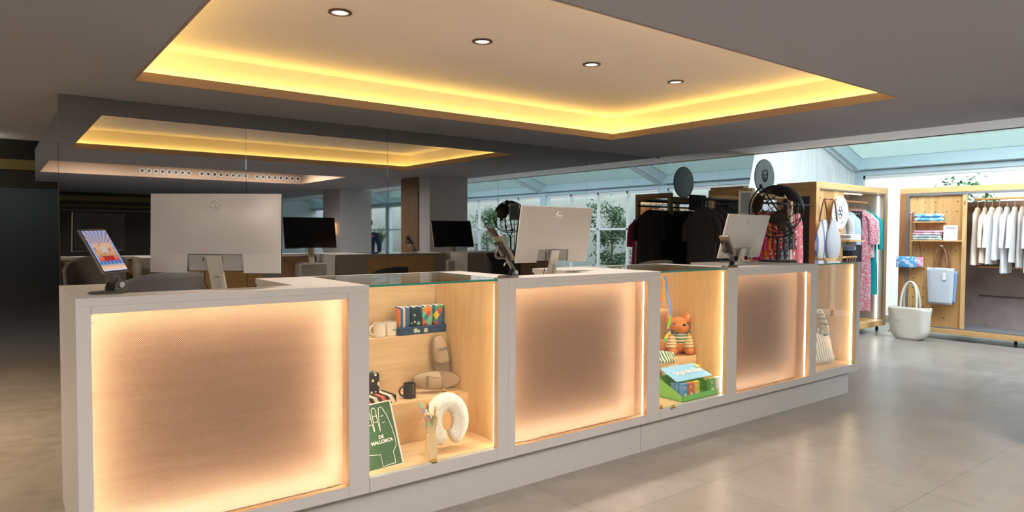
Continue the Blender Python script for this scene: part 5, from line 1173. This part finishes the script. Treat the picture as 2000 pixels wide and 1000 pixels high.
V = [(0, 0, .92, .11, .09), (0, .01, 1.15, .12, .085), (0, .01, 1.36, .14, .09), (0, 0, 1.48, .055), (0, -.01, 1.56, .065, .075), (0, -.015, 1.66, .082, .095), (0, 0, 1.76, .05, .06),
     (.19, 0, 1.40, .055), (.25, .03, 1.14, .042), (.24, -.10, .92, .033), (.24, -.14, .85, .03, .016), (-.19, 0, 1.40, .055), (-.24, -.03, 1.14, .042), (-.23, .08, .93, .033), (-.23, .10, .86, .03, .016),
     (.09, 0, .86, .085), (.10, -.08, .48, .06), (.10, .02, .09, .042), (.10, -.12, .035, .035, .025), (-.09, 0, .86, .085), (-.10, .06, .48, .06), (-.10, .22, .12, .042), (-.10, .10, .035, .035, .025)]
E_ = [(0, 1), (1, 2), (2, 3), (3, 4), (4, 5), (5, 6), (2, 7), (7, 8), (8, 9), (9, 10), (2, 11), (11, 12), (12, 13), (13, 14), (0, 15), (15, 16), (16, 17), (17, 18), (0, 19), (19, 20), (20, 21), (21, 22)]
for hb, s_ in ((10, -1), (14, 1)):      # five short fingers on each hand
    hx, hy, hz = V[hb][:3]
    for f, (dx, L) in enumerate(((-.028, .05), (-.010, .075), (.006, .08), (.022, .072))):
        V.append((hx+dx*.4, hy, hz-.03, .009)); V.append((hx+dx*.6, hy-.01, hz-.03-L, .0075)); k = len(V); E_ += [(hb, k-2), (k-2, k-1)]
    V.append((hx-.035, hy-.02, hz-.02, .010)); V.append((hx-.045, hy-.03, hz-.05, .008)); k = len(V); E_ += [(hb, k-2), (k-2, k-1)]
skin('body', V, E_, sk, T)
g_ = .018
J = [(0, 0, .90, .15, .125), (0, .01, 1.15, .145, .11), (0, .01, 1.36, .165, .115), (0, 0, 1.47, .07), (.19, 0, 1.40, .075), (.25, .03, 1.14, .06), (.24, -.09, .95, .05), (-.19, 0, 1.40, .075), (-.24, -.03, 1.14, .06), (-.23, .07, .96, .05)]
skin('jacket', J, [(0, 1), (1, 2), (2, 3), (2, 4), (4, 5), (5, 6), (2, 7), (7, 8), (8, 9)], navy, T)
J = [(0, 0, .95, .14, .12), (.09, 0, .84, .105), (.10, -.08, .48, .08), (.10, .01, .13, .06), (-.09, 0, .84, .105), (-.10, .06, .48, .08), (-.10, .20, .15, .06)]
skin('trousers', J, [(0, 1), (1, 2), (2, 3), (0, 4), (4, 5), (5, 6)], jean, T)
G().ell((0, .012, 1.70), (.092, .108, .10), 20, 12).make('hair', hair, T); g = G(); g.ell((0, -.112, 1.655), (.012, .018, .02), 10, 8); g.make('nose', sk, T)
for sx in (-1, 1): g = G(); g.ell((sx*.03, -.098, 1.68), (.010, .006, .007), 10, 6); g.make('eye', M['black_plastic'], T); g = G(); g.ell((sx*.088, 0, 1.66), (.010, .02, .03), 10, 8); g.make('ear', sk, T)
g = G(); g.ell((0, -.104, 1.615), (.022, .006, .006), 10, 6); g.make('mouth', plain_once('lips', (.35, .12, .10), .5), T)
# cable on the floor between the wardrobes
tag(G().tube([(10.75, 4.60, .006), (10.95, 4.50, .006), (10.80, 4.30, .006), (10.62, 4.25, .006)], .006, 6).make('power_cable', M['black_plastic']), 'thin black cable on the floor between the two wardrobes', 'cable')
